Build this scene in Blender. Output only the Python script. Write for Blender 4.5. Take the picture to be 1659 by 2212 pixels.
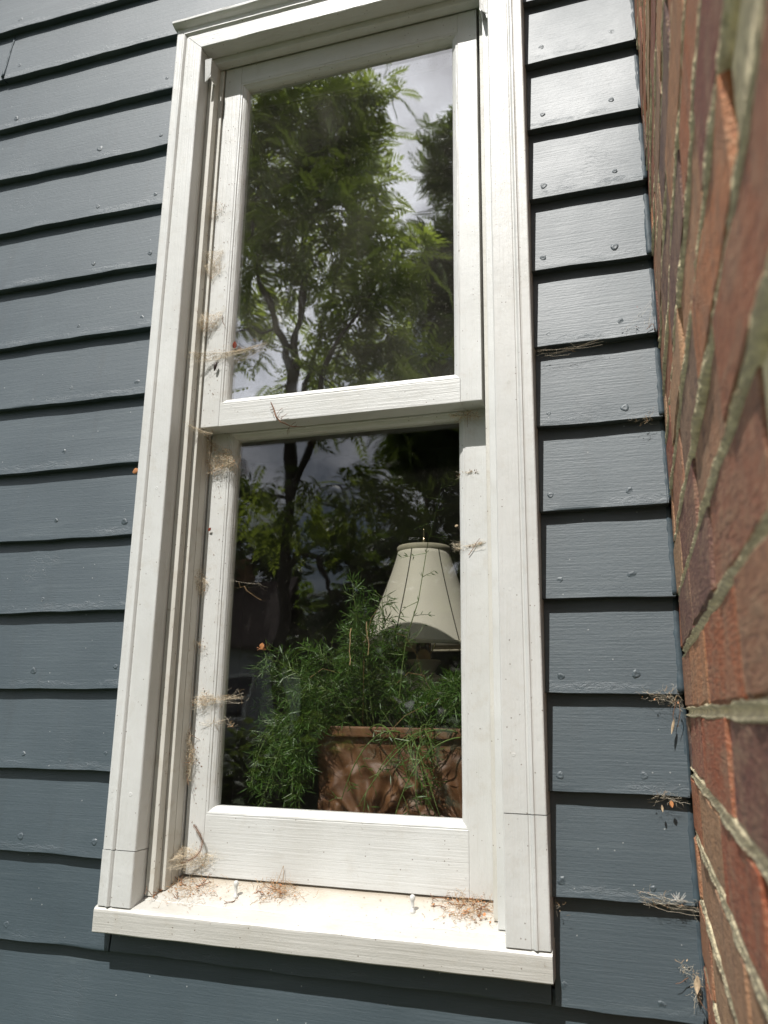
import bpy, bmesh, math, random
import numpy as np
from mathutils import Vector, Matrix
random.seed(7); rng = np.random.default_rng(7)
for o in list(bpy.data.objects): bpy.data.objects.remove(o)
sc = bpy.context.scene; COL = sc.collection

# ------------------------------------------------------------------ camera
cam = bpy.data.cameras.new('camera'); camo = bpy.data.objects.new('camera', cam); COL.objects.link(camo)
RT = Vector((0.95361, 0.30068, 0.01466)); DN = Vector((-0.05790, 0.23097, -0.97124)); FW = Vector((-0.29541, 0.92534, 0.23766))
M = Matrix((( RT.x, -DN.x, -FW.x, 0.646), (RT.y, -DN.y, -FW.y, -0.9035), (RT.z, -DN.z, -FW.z, 0.2859), (0, 0, 0, 1)))
camo.matrix_world = M
cam.sensor_fit = 'HORIZONTAL'; cam.sensor_width = 36; cam.lens = 36 * 1732.87 / 1659
cam.clip_start = 0.01; cam.clip_end = 600
cam.dof.use_dof = True; cam.dof.focus_distance = 1.02; cam.dof.aperture_fstop = 13
sc.camera = camo
sc.render.resolution_x = 768; sc.render.resolution_y = 1024
sc.view_settings.view_transform = 'Standard'; sc.view_settings.look = 'None'
sc.view_settings.exposure = 0.18; sc.view_settings.gamma = 1.0; sc.view_settings.use_curve_mapping = False

# ------------------------------------------------------------------ sky and sun
SUN = Vector((-0.24, -1.0, 1.55)).normalized()
w = bpy.data.worlds.new('World'); sc.world = w; w.use_nodes = True
nt = w.node_tree; nt.nodes.clear()
def N(t, typ, **kw):
    n = t.nodes.new(typ)
    for k, v in kw.items():
        if k in n.inputs.keys() if isinstance(k, str) else False: n.inputs[k].default_value = v
        else: setattr(n, k, v)
    return n
sky = nt.nodes.new('ShaderNodeTexSky'); sky.sky_type = 'NISHITA'; sky.sun_disc = False
sky.sun_elevation = math.asin(SUN.z); sky.sun_rotation = math.atan2(SUN.x, SUN.y)
sky.air_density = 1.0; sky.dust_density = 1.5
tc = nt.nodes.new('ShaderNodeTexCoord'); no = nt.nodes.new('ShaderNodeTexNoise')
no.inputs['Scale'].default_value = 3.2; no.inputs['Detail'].default_value = 7; no.inputs['Roughness'].default_value = 0.58
cmap = nt.nodes.new('ShaderNodeMapping'); cmap.inputs['Location'].default_value = (7.4, 2.2, 6.1)
nt.links.new(tc.outputs['Generated'], cmap.inputs['Vector']); nt.links.new(cmap.outputs['Vector'], no.inputs['Vector'])
mr = nt.nodes.new('ShaderNodeMapRange'); mr.inputs['From Min'].default_value = 0.43; mr.inputs['From Max'].default_value = 0.62
nt.links.new(no.outputs['Fac'], mr.inputs['Value'])
mx = nt.nodes.new('ShaderNodeMix'); mx.data_type = 'RGBA'
nt.links.new(mr.outputs['Result'], mx.inputs['Factor']); nt.links.new(sky.outputs['Color'], mx.inputs['A'])
mx.inputs['B'].default_value = (31.0, 31.5, 33.5, 1)
bg = nt.nodes.new('ShaderNodeBackground'); bg.inputs['Strength'].default_value = 0.05 * 0.8
nt.links.new(mx.outputs['Result'], bg.inputs['Color'])
out = nt.nodes.new('ShaderNodeOutputWorld'); nt.links.new(bg.outputs['Background'], out.inputs['Surface'])
sl = bpy.data.lights.new('sun', 'SUN'); sl.energy = 5.0; sl.angle = math.radians(0.53); sl.color = (1.0, 0.972, 0.93)
so = bpy.data.objects.new('sun', sl); COL.objects.link(so); so.location = (-3, -12, 18)
so.rotation_euler = (-SUN).to_track_quat('-Z', 'Y').to_euler()
sc.render.engine = 'CYCLES'
sc.cycles.max_bounces = 10; sc.cycles.transparent_max_bounces = 24; sc.cycles.glossy_bounces = 6
sc.cycles.sample_clamp_indirect = 6

# ------------------------------------------------------------------ materials
def mat(name):
    m = bpy.data.materials.new(name); m.use_nodes = True; t = m.node_tree
    b = t.nodes['Principled BSDF']; return m, t, b
def L(t, a, b): t.links.new(a, b)
def coords(t, scale=(1, 1, 1), src='Object'):
    c = t.nodes.new('ShaderNodeTexCoord'); mp = t.nodes.new('ShaderNodeMapping'); mp.inputs['Scale'].default_value = scale
    L(t, c.outputs[src], mp.inputs['Vector']); return mp.outputs['Vector']
def gcoords(t, scale=(1, 1, 1)):
    c = t.nodes.new('ShaderNodeNewGeometry'); mp = t.nodes.new('ShaderNodeMapping'); mp.inputs['Scale'].default_value = scale
    L(t, c.outputs['Position'], mp.inputs['Vector']); return mp.outputs['Vector']
def noise(t, vec, scale=1.0, detail=4, rough=0.55, dist=0.0):
    n = t.nodes.new('ShaderNodeTexNoise'); n.inputs['Scale'].default_value = scale; n.inputs['Detail'].default_value = detail
    n.inputs['Roughness'].default_value = rough; n.inputs['Distortion'].default_value = dist
    L(t, vec, n.inputs['Vector']); return n.outputs['Fac']
def ramp(t, fac, stops):
    r = t.nodes.new('ShaderNodeValToRGB'); el = r.color_ramp.elements
    while len(el) > 1: el.remove(el[-1])
    el[0].position = stops[0][0]; el[0].color = (*stops[0][1], 1)
    for p, c in stops[1:]:
        e = el.new(p); e.color = (*c, 1)
    L(t, fac, r.inputs['Fac']); return r.outputs['Color']
def rng_map(t, v, a, b, c=0.0, d=1.0):
    m = t.nodes.new('ShaderNodeMapRange'); L(t, v, m.inputs['Value'])
    m.inputs['From Min'].default_value = a; m.inputs['From Max'].default_value = b
    m.inputs['To Min'].default_value = c; m.inputs['To Max'].default_value = d; return m.outputs['Result']
def mth(t, op, a, b):
    m = t.nodes.new('ShaderNodeMath'); m.operation = op
    for i, v in enumerate((a, b)):
        if isinstance(v, (int, float)): m.inputs[i].default_value = v
        else: L(t, v, m.inputs[i])
    return m.outputs[0]
def mixc(t, f, a, b, mode='MIX'):
    m = t.nodes.new('ShaderNodeMix'); m.data_type = 'RGBA'; m.blend_type = mode
    for k, v in (('Factor', f), ('A', a), ('B', b)):
        if isinstance(v, (int, float)): m.inputs[k].default_value = v
        elif isinstance(v, tuple): m.inputs[k].default_value = (*v, 1)
        else: L(t, v, m.inputs[k])
    return m.outputs['Result']
def bump(t, h, strength=0.3, dist=0.001, normal=None):
    b = t.nodes.new('ShaderNodeBump'); b.inputs['Strength'].default_value = strength; b.inputs['Distance'].default_value = dist
    L(t, h, b.inputs['Height'])
    if normal is not None: L(t, normal, b.inputs['Normal'])
    return b.outputs['Normal']
def specks(t, vec, scale, thr, seedrnd=0.25):
    v = t.nodes.new('ShaderNodeTexVoronoi'); v.inputs['Scale'].default_value = scale; L(t, vec, v.inputs['Vector'])
    near = mth(t, 'LESS_THAN', v.outputs['Distance'], thr)
    sep = t.nodes.new('ShaderNodeSeparateColor'); L(t, v.outputs['Color'], sep.inputs['Color'])
    return mth(t, 'MULTIPLY', near, mth(t, 'LESS_THAN', sep.outputs[0], seedrnd))

def paint_blue():
    m, t, b = mat('blue_grey_paint')
    g = gcoords(t); streak = gcoords(t, (14, 60, 520)); fine = gcoords(t, (160, 160, 420))
    n1 = noise(t, g, 6, 4); n2 = noise(t, streak, 1, 5, 0.6); n3 = noise(t, fine, 1, 3); wp = noise(t, gcoords(t, (5, 5, 60)), 1, 6, 0.65, 1.5)
    col = ramp(t, n1, [(0.3, (0.029, 0.048, 0.060)), (0.55, (0.035, 0.056, 0.069)), (0.75, (0.042, 0.065, 0.079))])
    col = mixc(t, mth(t, 'MULTIPLY', rng_map(t, wp, 0.55, 0.75), 0.4), col, (0.10, 0.128, 0.138))
    oi = t.nodes.new('ShaderNodeObjectInfo'); col = mixc(t, mth(t, 'MULTIPLY', oi.outputs['Random'], 0.30), col, (0.066, 0.090, 0.104))
    run = noise(t, gcoords(t, (45, 45, 4)), 1, 4); col = mixc(t, mth(t, 'MULTIPLY', rng_map(t, run, 0.58, 0.72), 0.35), col, (0.034, 0.048, 0.055))
    sp = specks(t, g, 120, 0.10, 0.10)
    col = mixc(t, mth(t, 'MULTIPLY', sp, 0.7), col, (0.30, 0.32, 0.32))
    L(t, col, b.inputs['Base Color'])
    L(t, rng_map(t, n1, 0.3, 0.7, 0.50, 0.59), b.inputs['Roughness'])
    b.inputs['Specular IOR Level'].default_value = 0.95; b.inputs['IOR'].default_value = 1.54
    # flaky ridge just above each lower edge (object z starts at the lip)
    oc = coords(t); sepz = t.nodes.new('ShaderNodeSeparateXYZ'); L(t, oc, sepz.inputs[0])
    fl = noise(t, gcoords(t, (55, 55, 160)), 1, 6, 0.7, 1.0)
    edge = rng_map(t, mth(t, 'ADD', sepz.outputs['Z'], mth(t, 'MULTIPLY', fl, -0.022)), -0.006, 0.0005, 1.0, 0.0)
    crack = t.nodes.new('ShaderNodeTexVoronoi'); crack.feature = 'DISTANCE_TO_EDGE'; crack.inputs['Scale'].default_value = 1
    L(t, gcoords(t, (70, 70, 190)), crack.inputs['Vector'])
    cr = mth(t, 'MULTIPLY', mth(t, 'LESS_THAN', crack.outputs['Distance'], 0.035), rng_map(t, noise(t, g, 9, 3), 0.60, 0.70))
    h = mth(t, 'ADD', mth(t, 'MULTIPLY', n2, 0.55), mth(t, 'MULTIPLY', n3, 0.35))
    h = mth(t, 'ADD', h, mth(t, 'MULTIPLY', mth(t, 'MULTIPLY', edge, rng_map(t, noise(t, g, 11, 3), 0.42, 0.60)), mth(t, 'ADD', 0.1, mth(t, 'MULTIPLY', fl, 1.5))))
    h = mth(t, 'ADD', h, mth(t, 'MULTIPLY', cr, -0.3))
    h = mth(t, 'ADD', h, mth(t, 'MULTIPLY', sp, 1.2))
    L(t, bump(t, h, 0.42, 0.0011), b.inputs['Normal'])
    return m
def paint_white(name, grain, dirt=0.3, base=((0.555, 0.56, 0.54), (0.635, 0.64, 0.622)), rough=0.47, bs=0.85, stain=False):
    m, t, b = mat(name)
    g = gcoords(t); st = gcoords(t, grain)
    n1 = noise(t, g, 12, 5); n2 = noise(t, st, 1, 5, 0.6); n3 = noise(t, g, 380, 3); n4 = noise(t, g, 40, 6, 0.7)
    col = ramp(t, n1, [(0.3, base[0]), (0.7, base[1])])
    col = mixc(t, mth(t, 'MULTIPLY', rng_map(t, n4, 0.54, 0.74), dirt), col, (0.40, 0.35, 0.27))
    col = mixc(t, mth(t, 'MULTIPLY', rng_map(t, n2, 0.60, 0.72), dirt * 0.55), col, (0.42, 0.39, 0.33))
    chip = rng_map(t, noise(t, g, 62, 7, 0.72, 0.8), 0.665, 0.69); col = mixc(t, mth(t, 'MULTIPLY', chip, min(.9, dirt * 2.2)), col, (0.33, 0.30, 0.25))
    big = noise(t, gcoords(t, (7, 7, 3.5)), 1, 5, 0.6); col = mixc(t, mth(t, 'MULTIPLY', rng_map(t, big, 0.48, 0.72), 0.22 + dirt * .4), col, (0.47, 0.45, 0.40))
    if stain:
        sx = t.nodes.new('ShaderNodeSeparateXYZ'); L(t, g, sx.inputs[0]); near = rng_map(t, mth(t, 'ADD', sx.outputs['Y'], mth(t, 'MULTIPLY', n4, 0.05)), 0.035, 0.078)
        col = mixc(t, mth(t, 'MULTIPLY', near, 0.6), col, (0.36, 0.29, 0.20))
    sp = specks(t, g, 210, 0.16, 0.05 + dirt * 0.14)
    col = mixc(t, mth(t, 'MULTIPLY', sp, 0.75), col, (0.12, 0.08, 0.05))
    L(t, col, b.inputs['Base Color']); b.inputs['Roughness'].default_value = rough; b.inputs['Specular IOR Level'].default_value = 1.0; b.inputs['IOR'].default_value = 1.58
    sb = mth(t, 'MULTIPLY', specks(t, g, 95, 0.16, 0.16), 1.6)
    h = mth(t, 'ADD', mth(t, 'MULTIPLY', n2, 0.7), mth(t, 'ADD', mth(t, 'MULTIPLY', n3, 0.2), mth(t, 'ADD', mth(t, 'MULTIPLY', n1, 1.6), sb)))
    L(t, bump(t, h, bs, 0.0009), b.inputs['Normal'])
    return m
def simple(name, col, rough=0.6, var=0.25, scale=30, bs=0.2, bd=0.001, spec=0.5, **kw):
    m, t, b = mat(name); g = gcoords(t); n = noise(t, g, scale, 5)
    L(t, ramp(t, n, [(0.3, tuple(c * (1 - var) for c in col)), (0.7, tuple(min(1, c * (1 + var)) for c in col))]), b.inputs['Base Color'])
    b.inputs['Roughness'].default_value = rough; b.inputs['Specular IOR Level'].default_value = spec
    if bs: L(t, bump(t, n, bs, bd), b.inputs['Normal'])
    for k, v in kw.items(): b.inputs[k].default_value = v
    return m
def glass_mat(name, k, a, dust, dustcol=(0.55, 0.52, 0.45)):
    m, t, b = mat(name); t.nodes.remove(b); o = t.nodes['Material Output']
    g = gcoords(t); wav = mth(t, 'ADD', noise(t, g, 5.5, 2), mth(t, 'MULTIPLY', noise(t, gcoords(t, (22, 22, 9)), 1, 1), 0.03))
    nrm = bump(t, wav, 0.04, 0.02)
    fr = t.nodes.new('ShaderNodeLayerWeight'); fr.inputs['Blend'].default_value = 0.5
    fac = mth(t, 'MINIMUM', mth(t, 'ADD', mth(t, 'MULTIPLY', mth(t, 'POWER', fr.outputs['Facing'], 5.0), k), a), 0.95)
    tr = t.nodes.new('ShaderNodeBsdfTransparent'); tr.inputs['Color'].default_value = (0.985, 0.99, 0.985, 1)
    gl = t.nodes.new('ShaderNodeBsdfGlossy'); gl.inputs['Roughness'].default_value = 0.0; gl.inputs['Color'].default_value = (1, 1, 1, 1)
    L(t, nrm, gl.inputs['Normal'])
    m1 = t.nodes.new('ShaderNodeMixShader'); L(t, fac, m1.inputs[0]); L(t, tr.outputs[0], m1.inputs[1]); L(t, gl.outputs[0], m1.inputs[2])
    df = t.nodes.new('ShaderNodeBsdfDiffuse'); df.inputs['Color'].default_value = (*dustcol, 1)
    film = rng_map(t, noise(t, g, 7, 6, 0.65), 0.35, 0.75, 0.25, 1.6)
    sp = mth(t, 'ADD', specks(t, g, 330, 0.2, 0.32), mth(t, 'MULTIPLY', specks(t, g, 150, 0.13, 0.25), 1.0))
    film = mth(t, 'ADD', film, mth(t, 'MULTIPLY', rng_map(t, noise(t, gcoords(t, (3, 3, 2.2)), 1, 4, 0.6, 2.5), 0.52, 0.70), 1.6))
    strk = rng_map(t, noise(t, gcoords(t, (90, 90, 6)), 1, 4), 0.62, 0.75, 0.0, 0.6)
    dfac = mth(t, 'ADD', mth(t, 'MULTIPLY', mth(t, 'ADD', film, strk), dust), mth(t, 'MULTIPLY', sp, min(.16, dust * 9)))
    m2 = t.nodes.new('ShaderNodeMixShader'); L(t, dfac, m2.inputs[0]); L(t, m1.outputs[0], m2.inputs[1]); L(t, df.outputs[0], m2.inputs[2])
    L(t, m2.outputs[0], o.inputs['Surface']); return m
def brick_mat():
    m, t, b = mat('brick'); g = gcoords(t)
    oi = t.nodes.new('ShaderNodeObjectInfo')
    c = ramp(t, oi.outputs['Random'], [(0.0, (0.34, 0.085, 0.034)), (0.2, (0.46, 0.165, 0.062)), (0.36, (0.42, 0.255, 0.14)), (0.5, (0.27, 0.070, 0.038)),
                                       (0.62, (0.10, 0.070, 0.062)), (0.78, (0.42, 0.23, 0.12)), (1.0, (0.33, 0.10, 0.044))])
    n1 = noise(t, g, 22, 5, 0.6, 0.6); n2 = noise(t, g, 900, 2); n3 = noise(t, gcoords(t, (60, 60, 14)), 1, 5)
    n4 = noise(t, gcoords(t, (70, 9, 70)), 1, 6, 0.65); n5 = noise(t, gcoords(t, (420, 70, 420)), 1, 3, 0.6)
    c = mixc(t, mth(t, 'MULTIPLY', rng_map(t, n1, 0.45, 0.68), 0.55), c, (0.34, 0.21, 0.13))
    c = mixc(t, mth(t, 'MULTIPLY', rng_map(t, n4, 0.52, 0.70), 0.6), c, (0.33, 0.22, 0.135))
    c = mixc(t, mth(t, 'MULTIPLY', rng_map(t, n3, 0.55, 0.72), 0.6), c, (0.10, 0.055, 0.045))
    c = mixc(t, mth(t, 'MULTIPLY', rng_map(t, n5, 0.54, 0.68), 0.5), c, (0.50, 0.32, 0.20))
    c = mixc(t, mth(t, 'MULTIPLY', rng_map(t, n5, 0.46, 0.34), 0.6), c, (0.07, 0.035, 0.028))
    L(t, c, b.inputs['Base Color']); b.inputs['Roughness'].default_value = 0.72
    L(t, bump(t, mth(t, 'ADD', mth(t, 'ADD', n2, mth(t, 'MULTIPLY', n5, 1.3)), mth(t, 'MULTIPLY', n4, 1.2)), 0.8, 0.0016), b.inputs['Normal']); return m
def leaf_mat(name, c, tcol, rough=0.45, tf=0.45, ns=1.3):
    m, t, b = mat(name); o = t.nodes['Material Output']; g = gcoords(t); n = noise(t, g, ns, 4); n2 = noise(t, g, 45, 3)
    v = mth(t, 'ADD', mth(t, 'MULTIPLY', n, 0.6), mth(t, 'MULTIPLY', n2, 0.4))
    L(t, ramp(t, v, [(0.3, tuple(x * 0.6 for x in c)), (0.7, tuple(x * 1.4 for x in c))]), b.inputs['Base Color'])
    b.inputs['Roughness'].default_value = rough
    tr = t.nodes.new('ShaderNodeBsdfTranslucent')
    L(t, ramp(t, v, [(0.3, tuple(x * 0.55 for x in tcol)), (0.7, tuple(x * 1.35 for x in tcol))]), tr.inputs['Color'])
    mxs = t.nodes.new('ShaderNodeMixShader'); mxs.inputs[0].default_value = tf
    L(t, b.outputs[0], mxs.inputs[1]); L(t, tr.outputs[0], mxs.inputs[2]); L(t, mxs.outputs[0], o.inputs['Surface']); return m

BLUE = paint_blue()
WV = paint_white('white_paint_vertical', (420, 420, 9), 0.26)
WH = paint_white('white_paint_horizontal', (9, 420, 420), 0.26)
WSILL = paint_white('white_sill_paint', (10, 300, 300), 0.40, ((0.47, 0.46, 0.42), (0.54, 0.53, 0.495)), stain=True)
WOLD = paint_white('weathered_white_paint', (500, 500, 14), 0.75, ((0.50, 0.485, 0.43), (0.62, 0.605, 0.55)), 0.6, 0.9)
WSASH = paint_white('sash_paint', (420, 420, 9), 0.42)
WSASHH = paint_white('sash_paint_horizontal', (9, 420, 420), 0.22)
GU = glass_mat('upper_glass', 0.6, 0.345, 0.022)
GL = glass_mat('lower_glass', 0.9, 0.072, 0.0035)
BRICK = brick_mat()
MORTAR = simple('mortar', (0.76, 0.62, 0.40), 0.9, 0.4, 120, 0.8, 0.0025)
CAULK = simple('painted_caulk', (0.040, 0.062, 0.076), 0.62, 0.2, 60, 0.5, 0.002)
SHEATH = simple('sheathing', (0.10, 0.075, 0.05), 0.8)
SILK = simple('spider_silk', (0.66, 0.58, 0.44), 0.7, 0.15, 200, 0)
DUST = simple('dry_fibre', (0.42, 0.28, 0.15), 0.8, 0.35, 300, 0)
TWIG = simple('dry_twig', (0.20, 0.10, 0.055), 0.75, 0.4, 300, 0)
FLAKE = simple('dry_leaf', (0.45, 0.19, 0.07), 0.6, 0.35, 150, 0.3)
DARKBIT = simple('dark_husk', (0.035, 0.02, 0.016), 0.4, 0.4, 300, 0)
REDBIT = simple('red_leaf', (0.20, 0.035, 0.015), 0.5, 0.4, 200, 0)
FLUFF = simple('white_fluff', (0.75, 0.73, 0.68), 0.7, 0.1, 100, 0)
def sheet_mat():
    m, t, b = mat('dusty_web_sheet'); o = t.nodes['Material Output']; g = gcoords(t); t.nodes.remove(b)
    d = t.nodes.new('ShaderNodeBsdfDiffuse'); d.inputs['Color'].default_value = (.60, .49, .34, 1); tr = t.nodes.new('ShaderNodeBsdfTransparent'); mm = t.nodes.new('ShaderNodeMixShader')
    a = mth(t, 'MULTIPLY', rng_map(t, noise(t, g, 170, 6, .7, 1.5), .42, .66), rng_map(t, noise(t, g, 700, 3), .35, .65, .15, 1.0))
    L(t, mth(t, 'MULTIPLY', a, .75), mm.inputs[0]); L(t, tr.outputs[0], mm.inputs[1]); L(t, d.outputs[0], mm.inputs[2]); L(t, mm.outputs[0], o.inputs['Surface']); return m
SHEET = sheet_mat()
GREYBIT = simple('grey_seed_husk', (0.36, 0.27, 0.17), 0.7, 0.35, 200, 0.4)

# ------------------------------------------------------------------ object helpers
def link(name, me, parent=None, loc=(0, 0, 0), smooth=False):
    o = bpy.data.objects.new(name, me); COL.objects.link(o); o.location = loc
    if parent is not None: o.parent = parent
    if smooth and me: me.polygons.foreach_set('use_smooth', [True] * len(me.polygons))
    return o
def empty(name, loc, label, cat, group=None):
    o = bpy.data.objects.new(name, None); COL.objects.link(o); o.location = loc; o.empty_display_size = 0.02
    return tag(o, label, cat, group)
def tag(o, label=None, cat=None, group=None, kind=None):
    if label: o['label'] = label
    if cat: o['category'] = cat
    if group: o['group'] = group
    if kind: o['kind'] = kind
    return o
def mesh(name, v, f, m=None):
    me = bpy.data.meshes.new(name); me.from_pydata([tuple(p) for p in v], [], f); me.update()
    if m: me.materials.append(m)
    return me
def fix(me):
    bm = bmesh.new(); bm.from_mesh(me); bmesh.ops.recalc_face_normals(bm, faces=bm.faces); bm.to_mesh(me); bm.free(); return me
def part(name, v, f, m, parent=None, smooth=False, org=None, recalc=True):
    """mesh object from world-space verts; org = origin (parent's location is subtracted)"""
    po = parent_world(parent); org = org or po
    me = mesh(name, [(p[0] - org[0], p[1] - org[1], p[2] - org[2]) for p in v], f, m)
    if recalc: fix(me)
    return link(name, me, parent, (org[0] - po[0], org[1] - po[1], org[2] - po[2]), smooth)
def parent_world(p):
    x = [0, 0, 0]
    while p is not None:
        for i in range(3): x[i] += p.location[i]
        p = p.parent
    return tuple(x)
def box_mesh(name, dx, dy, dz, bev=0.0, seg=2, m=None):
    bm = bmesh.new(); bmesh.ops.create_cube(bm, size=1.0)
    for v in bm.verts: v.co = Vector((v.co.x * dx, v.co.y * dy, v.co.z * dz))
    if bev: bmesh.ops.bevel(bm, geom=list(bm.edges), offset=bev, segments=seg, affect='EDGES', profile=0.6)
    me = bpy.data.meshes.new(name); bm.to_mesh(me); bm.free()
    if m: me.materials.append(m)
    return me
def box(name, x0, x1, y0, y1, z0, z1, m, parent=None, bev=0.0008, seg=2):
    po = parent_world(parent)
    me = box_mesh(name, x1 - x0, y1 - y0, z1 - z0, bev, seg, m)
    return link(name, me, parent, ((x0 + x1) / 2 - po[0], (y0 + y1) / 2 - po[1], (z0 + z1) / 2 - po[2]))
def sweep(name, prof, pos, nseg, m, parent=None, smooth=False, jit=0.0):
    """prof: list of profile keys; pos(k, t) -> world point, t in 0..1; capped both ends"""
    n = len(prof); v = []; f = []
    for s in range(nseg + 1):
        for k in prof:
            p = pos(k, s / nseg)
            if jit and 0 < s < nseg: p = (p[0] + random.gauss(0, jit), p[1] + random.gauss(0, jit), p[2] + random.gauss(0, jit))
            v.append(p)
    for s in range(nseg):
        for i in range(n):
            j = (i + 1) % n; f.append((s * n + i, s * n + j, (s + 1) * n + j, (s + 1) * n + i))
    f.append(tuple(range(n))); f.append(tuple(range(nseg * n, nseg * n + n))[::-1])
    return part(name, v, f, m, parent, smooth)
def tube_geo(v, f, pts, rads, sides=5):
    """append a tapered tube along pts"""
    b0 = len(v); n = len(pts); pts = [Vector(p) for p in pts]
    ref = Vector((0.31, 0.52, 0.79))
    for i in range(n):
        d = (pts[min(i + 1, n - 1)] - pts[max(i - 1, 0)])
        d = d.normalized() if d.length > 1e-9 else Vector((0, 0, 1))
        a = d.cross(ref); a = a.normalized() if a.length > 1e-6 else d.orthogonal().normalized(); c = d.cross(a)
        r = rads[i] if isinstance(rads, (list, tuple)) else rads
        for k in range(sides):
            q = 2 * math.pi * k / sides; v.append(tuple(pts[i] + (a * math.cos(q) + c * math.sin(q)) * r))
    for i in range(n - 1):
        for k in range(sides):
            k2 = (k + 1) % sides; f.append((b0 + i * sides + k, b0 + i * sides + k2, b0 + (i + 1) * sides + k2, b0 + (i + 1) * sides + k))
    f.append(tuple(b0 + k for k in range(sides))[::-1]); f.append(tuple(b0 + (n - 1) * sides + k for k in range(sides)))
def lathe(name, prof, c, m, parent=None, n=40, smooth=True, close=True):
    v = []; f = []
    for (r, z) in prof:
        for k in range(n):
            q = 2 * math.pi * k / n; v.append((c[0] + r * math.cos(q), c[1] + r * math.sin(q), z))
    for i in range(len(prof) - 1):
        for k in range(n):
            k2 = (k + 1) % n; f.append((i * n + k, i * n + k2, (i + 1) * n + k2, (i + 1) * n + k))
    if close:
        f.append(tuple(range(n))[::-1]); f.append(tuple((len(prof) - 1) * n + k for k in range(n)))
    return part(name, v, f, m, parent, smooth)

# ================================================================== GROUND AND SETTING
GZ = -1.3
def ground():
    m, t, b = mat('lawn'); g = gcoords(t); n = noise(t, g, 0.7, 6); n2 = noise(t, g, 25, 4)
    c = ramp(t, n, [(0.3, (0.035, 0.06, 0.018)), (0.55, (0.055, 0.085, 0.024)), (0.75, (0.11, 0.10, 0.05))])
    L(t, mixc(t, rng_map(t, n2, 0.4, 0.7), c, (0.03, 0.05, 0.012)), b.inputs['Base Color']); b.inputs['Roughness'].default_value = 0.9
    L(t, bump(t, n2, 0.6, 0.03), b.inputs['Normal'])
    o = part('ground', [(-250, -350, GZ), (250, -350, GZ), (250, 60, GZ), (-250, 60, GZ)], [(0, 1, 2, 3)], m)
    tag(o, kind='structure')
ground()

E_ = 0.1016; TB = 0.0112           # clapboard exposure, step of each lip
XB = 0.6865                        # brick face
OX0, OX1, OZ0, OZ1 = 0.0615, 0.4985, 0.04, 1.2595   # rough opening
wall = empty('clapboard_wall', (0.28, 0.02, GZ), 'house wall of blue-grey painted clapboards around the white window', 'wall')
XL = -1.7
# sheathing around the opening (one part, four solid pieces)
def sheathing():
    v = []; f = []
    for (a, b, c, d) in ((XL, OX0, GZ, 2.75), (OX1, XB + 0.6, GZ, 2.75), (OX0, OX1, GZ, OZ0), (OX0, OX1, OZ1, 2.75)):
        s = len(v)
        for (x, y, z) in ((a, .0195, c), (b, .0195, c), (b, .125, c), (a, .125, c), (a, .0195, d), (b, .0195, d), (b, .125, d), (a, .125, d)): v.append((x, y, z))
        f += [tuple(s + i for i in q) for q in ((0, 1, 5, 4), (1, 2, 6, 5), (2, 3, 7, 6), (3, 0, 4, 7), (0, 3, 2, 1), (4, 5, 6, 7))]
    part('sheathing', v, f, SHEATH, wall)
sheathing()
nailme = None
def nail_mesh():
    v = []; f = []; prof = [(0.0044, 0.0004), (0.0033, -0.0003), (0.0022, -0.00055), (0.0008, -0.0004)]; n = 10
    for (r, y) in prof:
        for k in range(n):
            q = 2 * math.pi * k / n; rr = r * (1 + 0.12 * math.sin(3 * q + 1)); v.append((rr * math.cos(q), y, rr * math.sin(q)))
    for i in range(len(prof) - 1):
        for k in range(n): f.append((i * n + k, i * n + (k + 1) % n, (i + 1) * n + (k + 1) % n, (i + 1) * n + k))
    f.append(tuple(3 * n + k for k in range(n)))
    return fix(mesh('nail_head', v, f, BLUE))
nailme = nail_mesh()
def face_y(h): return TB * h / E_          # y of the board face at height h above its lip
def clapboard(row, x0, x1, zs0=None, zs1=None, nails=(), h1=None, lift=0.0):
    z = row * E_; H = h1 if h1 else E_ + 0.012
    nx = max(2, int((x1 - x0) / 0.022)); v = []; f = []
    ph = random.random() * 9
    hs = [h for h in (0.0, 0.0006, 0.003, 0.008, 0.03, 0.065) if h < H - .005] + [H]
    for i in range(nx + 1):
        x = x0 + (x1 - x0) * i / nx
        wob = 0.0007 * math.sin(x * 17 + ph) + 0.0004 * math.sin(x * 61 + ph * 2) + random.gauss(0, 0.00022)
        wy = 0.0006 * math.sin(x * 9 + ph * 3) + random.gauss(0, 0.00012)
        for j, h in enumerate(hs):
            yy = face_y(h) + (0.0007 if j == 0 else 0.0) + wy * (1 - min(1, h / 0.09)) * 1.0 - lift
            if j in (1, 2, 3): yy += random.gauss(0, 0.00012)
            v.append((x, yy, h + (wob if j < 3 else wob * 0.3)))
        v.append((x, 0.0192, H)); v.append((x, TB + 0.0015, wob))
    n = len(hs) + 2
    for i in range(nx):
        for j in range(n):
            k = (j + 1) % n; f.append((i * n + j, i * n + k, (i + 1) * n + k, (i + 1) * n + j))
    f.append(tuple(range(n))); f.append(tuple(range(nx * n, nx * n + n))[::-1])
    po = wall.location; cx = (x0 + x1) / 2
    me = fix(mesh('clapboard', [(p[0] - cx, p[1], p[2]) for p in v], f, BLUE))
    me.polygons.foreach_set('use_smooth', [True] * len(me.polygons)); me.set_sharp_from_angle(angle=math.radians(40))
    o = link('clapboard', me, wall, (cx - po[0], -po[1], z - po[2]))
    for (nx_, nz_) in nails:
        no_ = link('nail_head', nailme, o, (nx_ - cx, face_y(nz_) - 0.0002, nz_)); no_.rotation_euler = (math.atan(TB / E_) * 1.0, random.random() * 6, 0)
        s = random.uniform(0.75, 1.2); no_.scale = (s, random.uniform(.6, 1.2), s)
    return o
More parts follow.
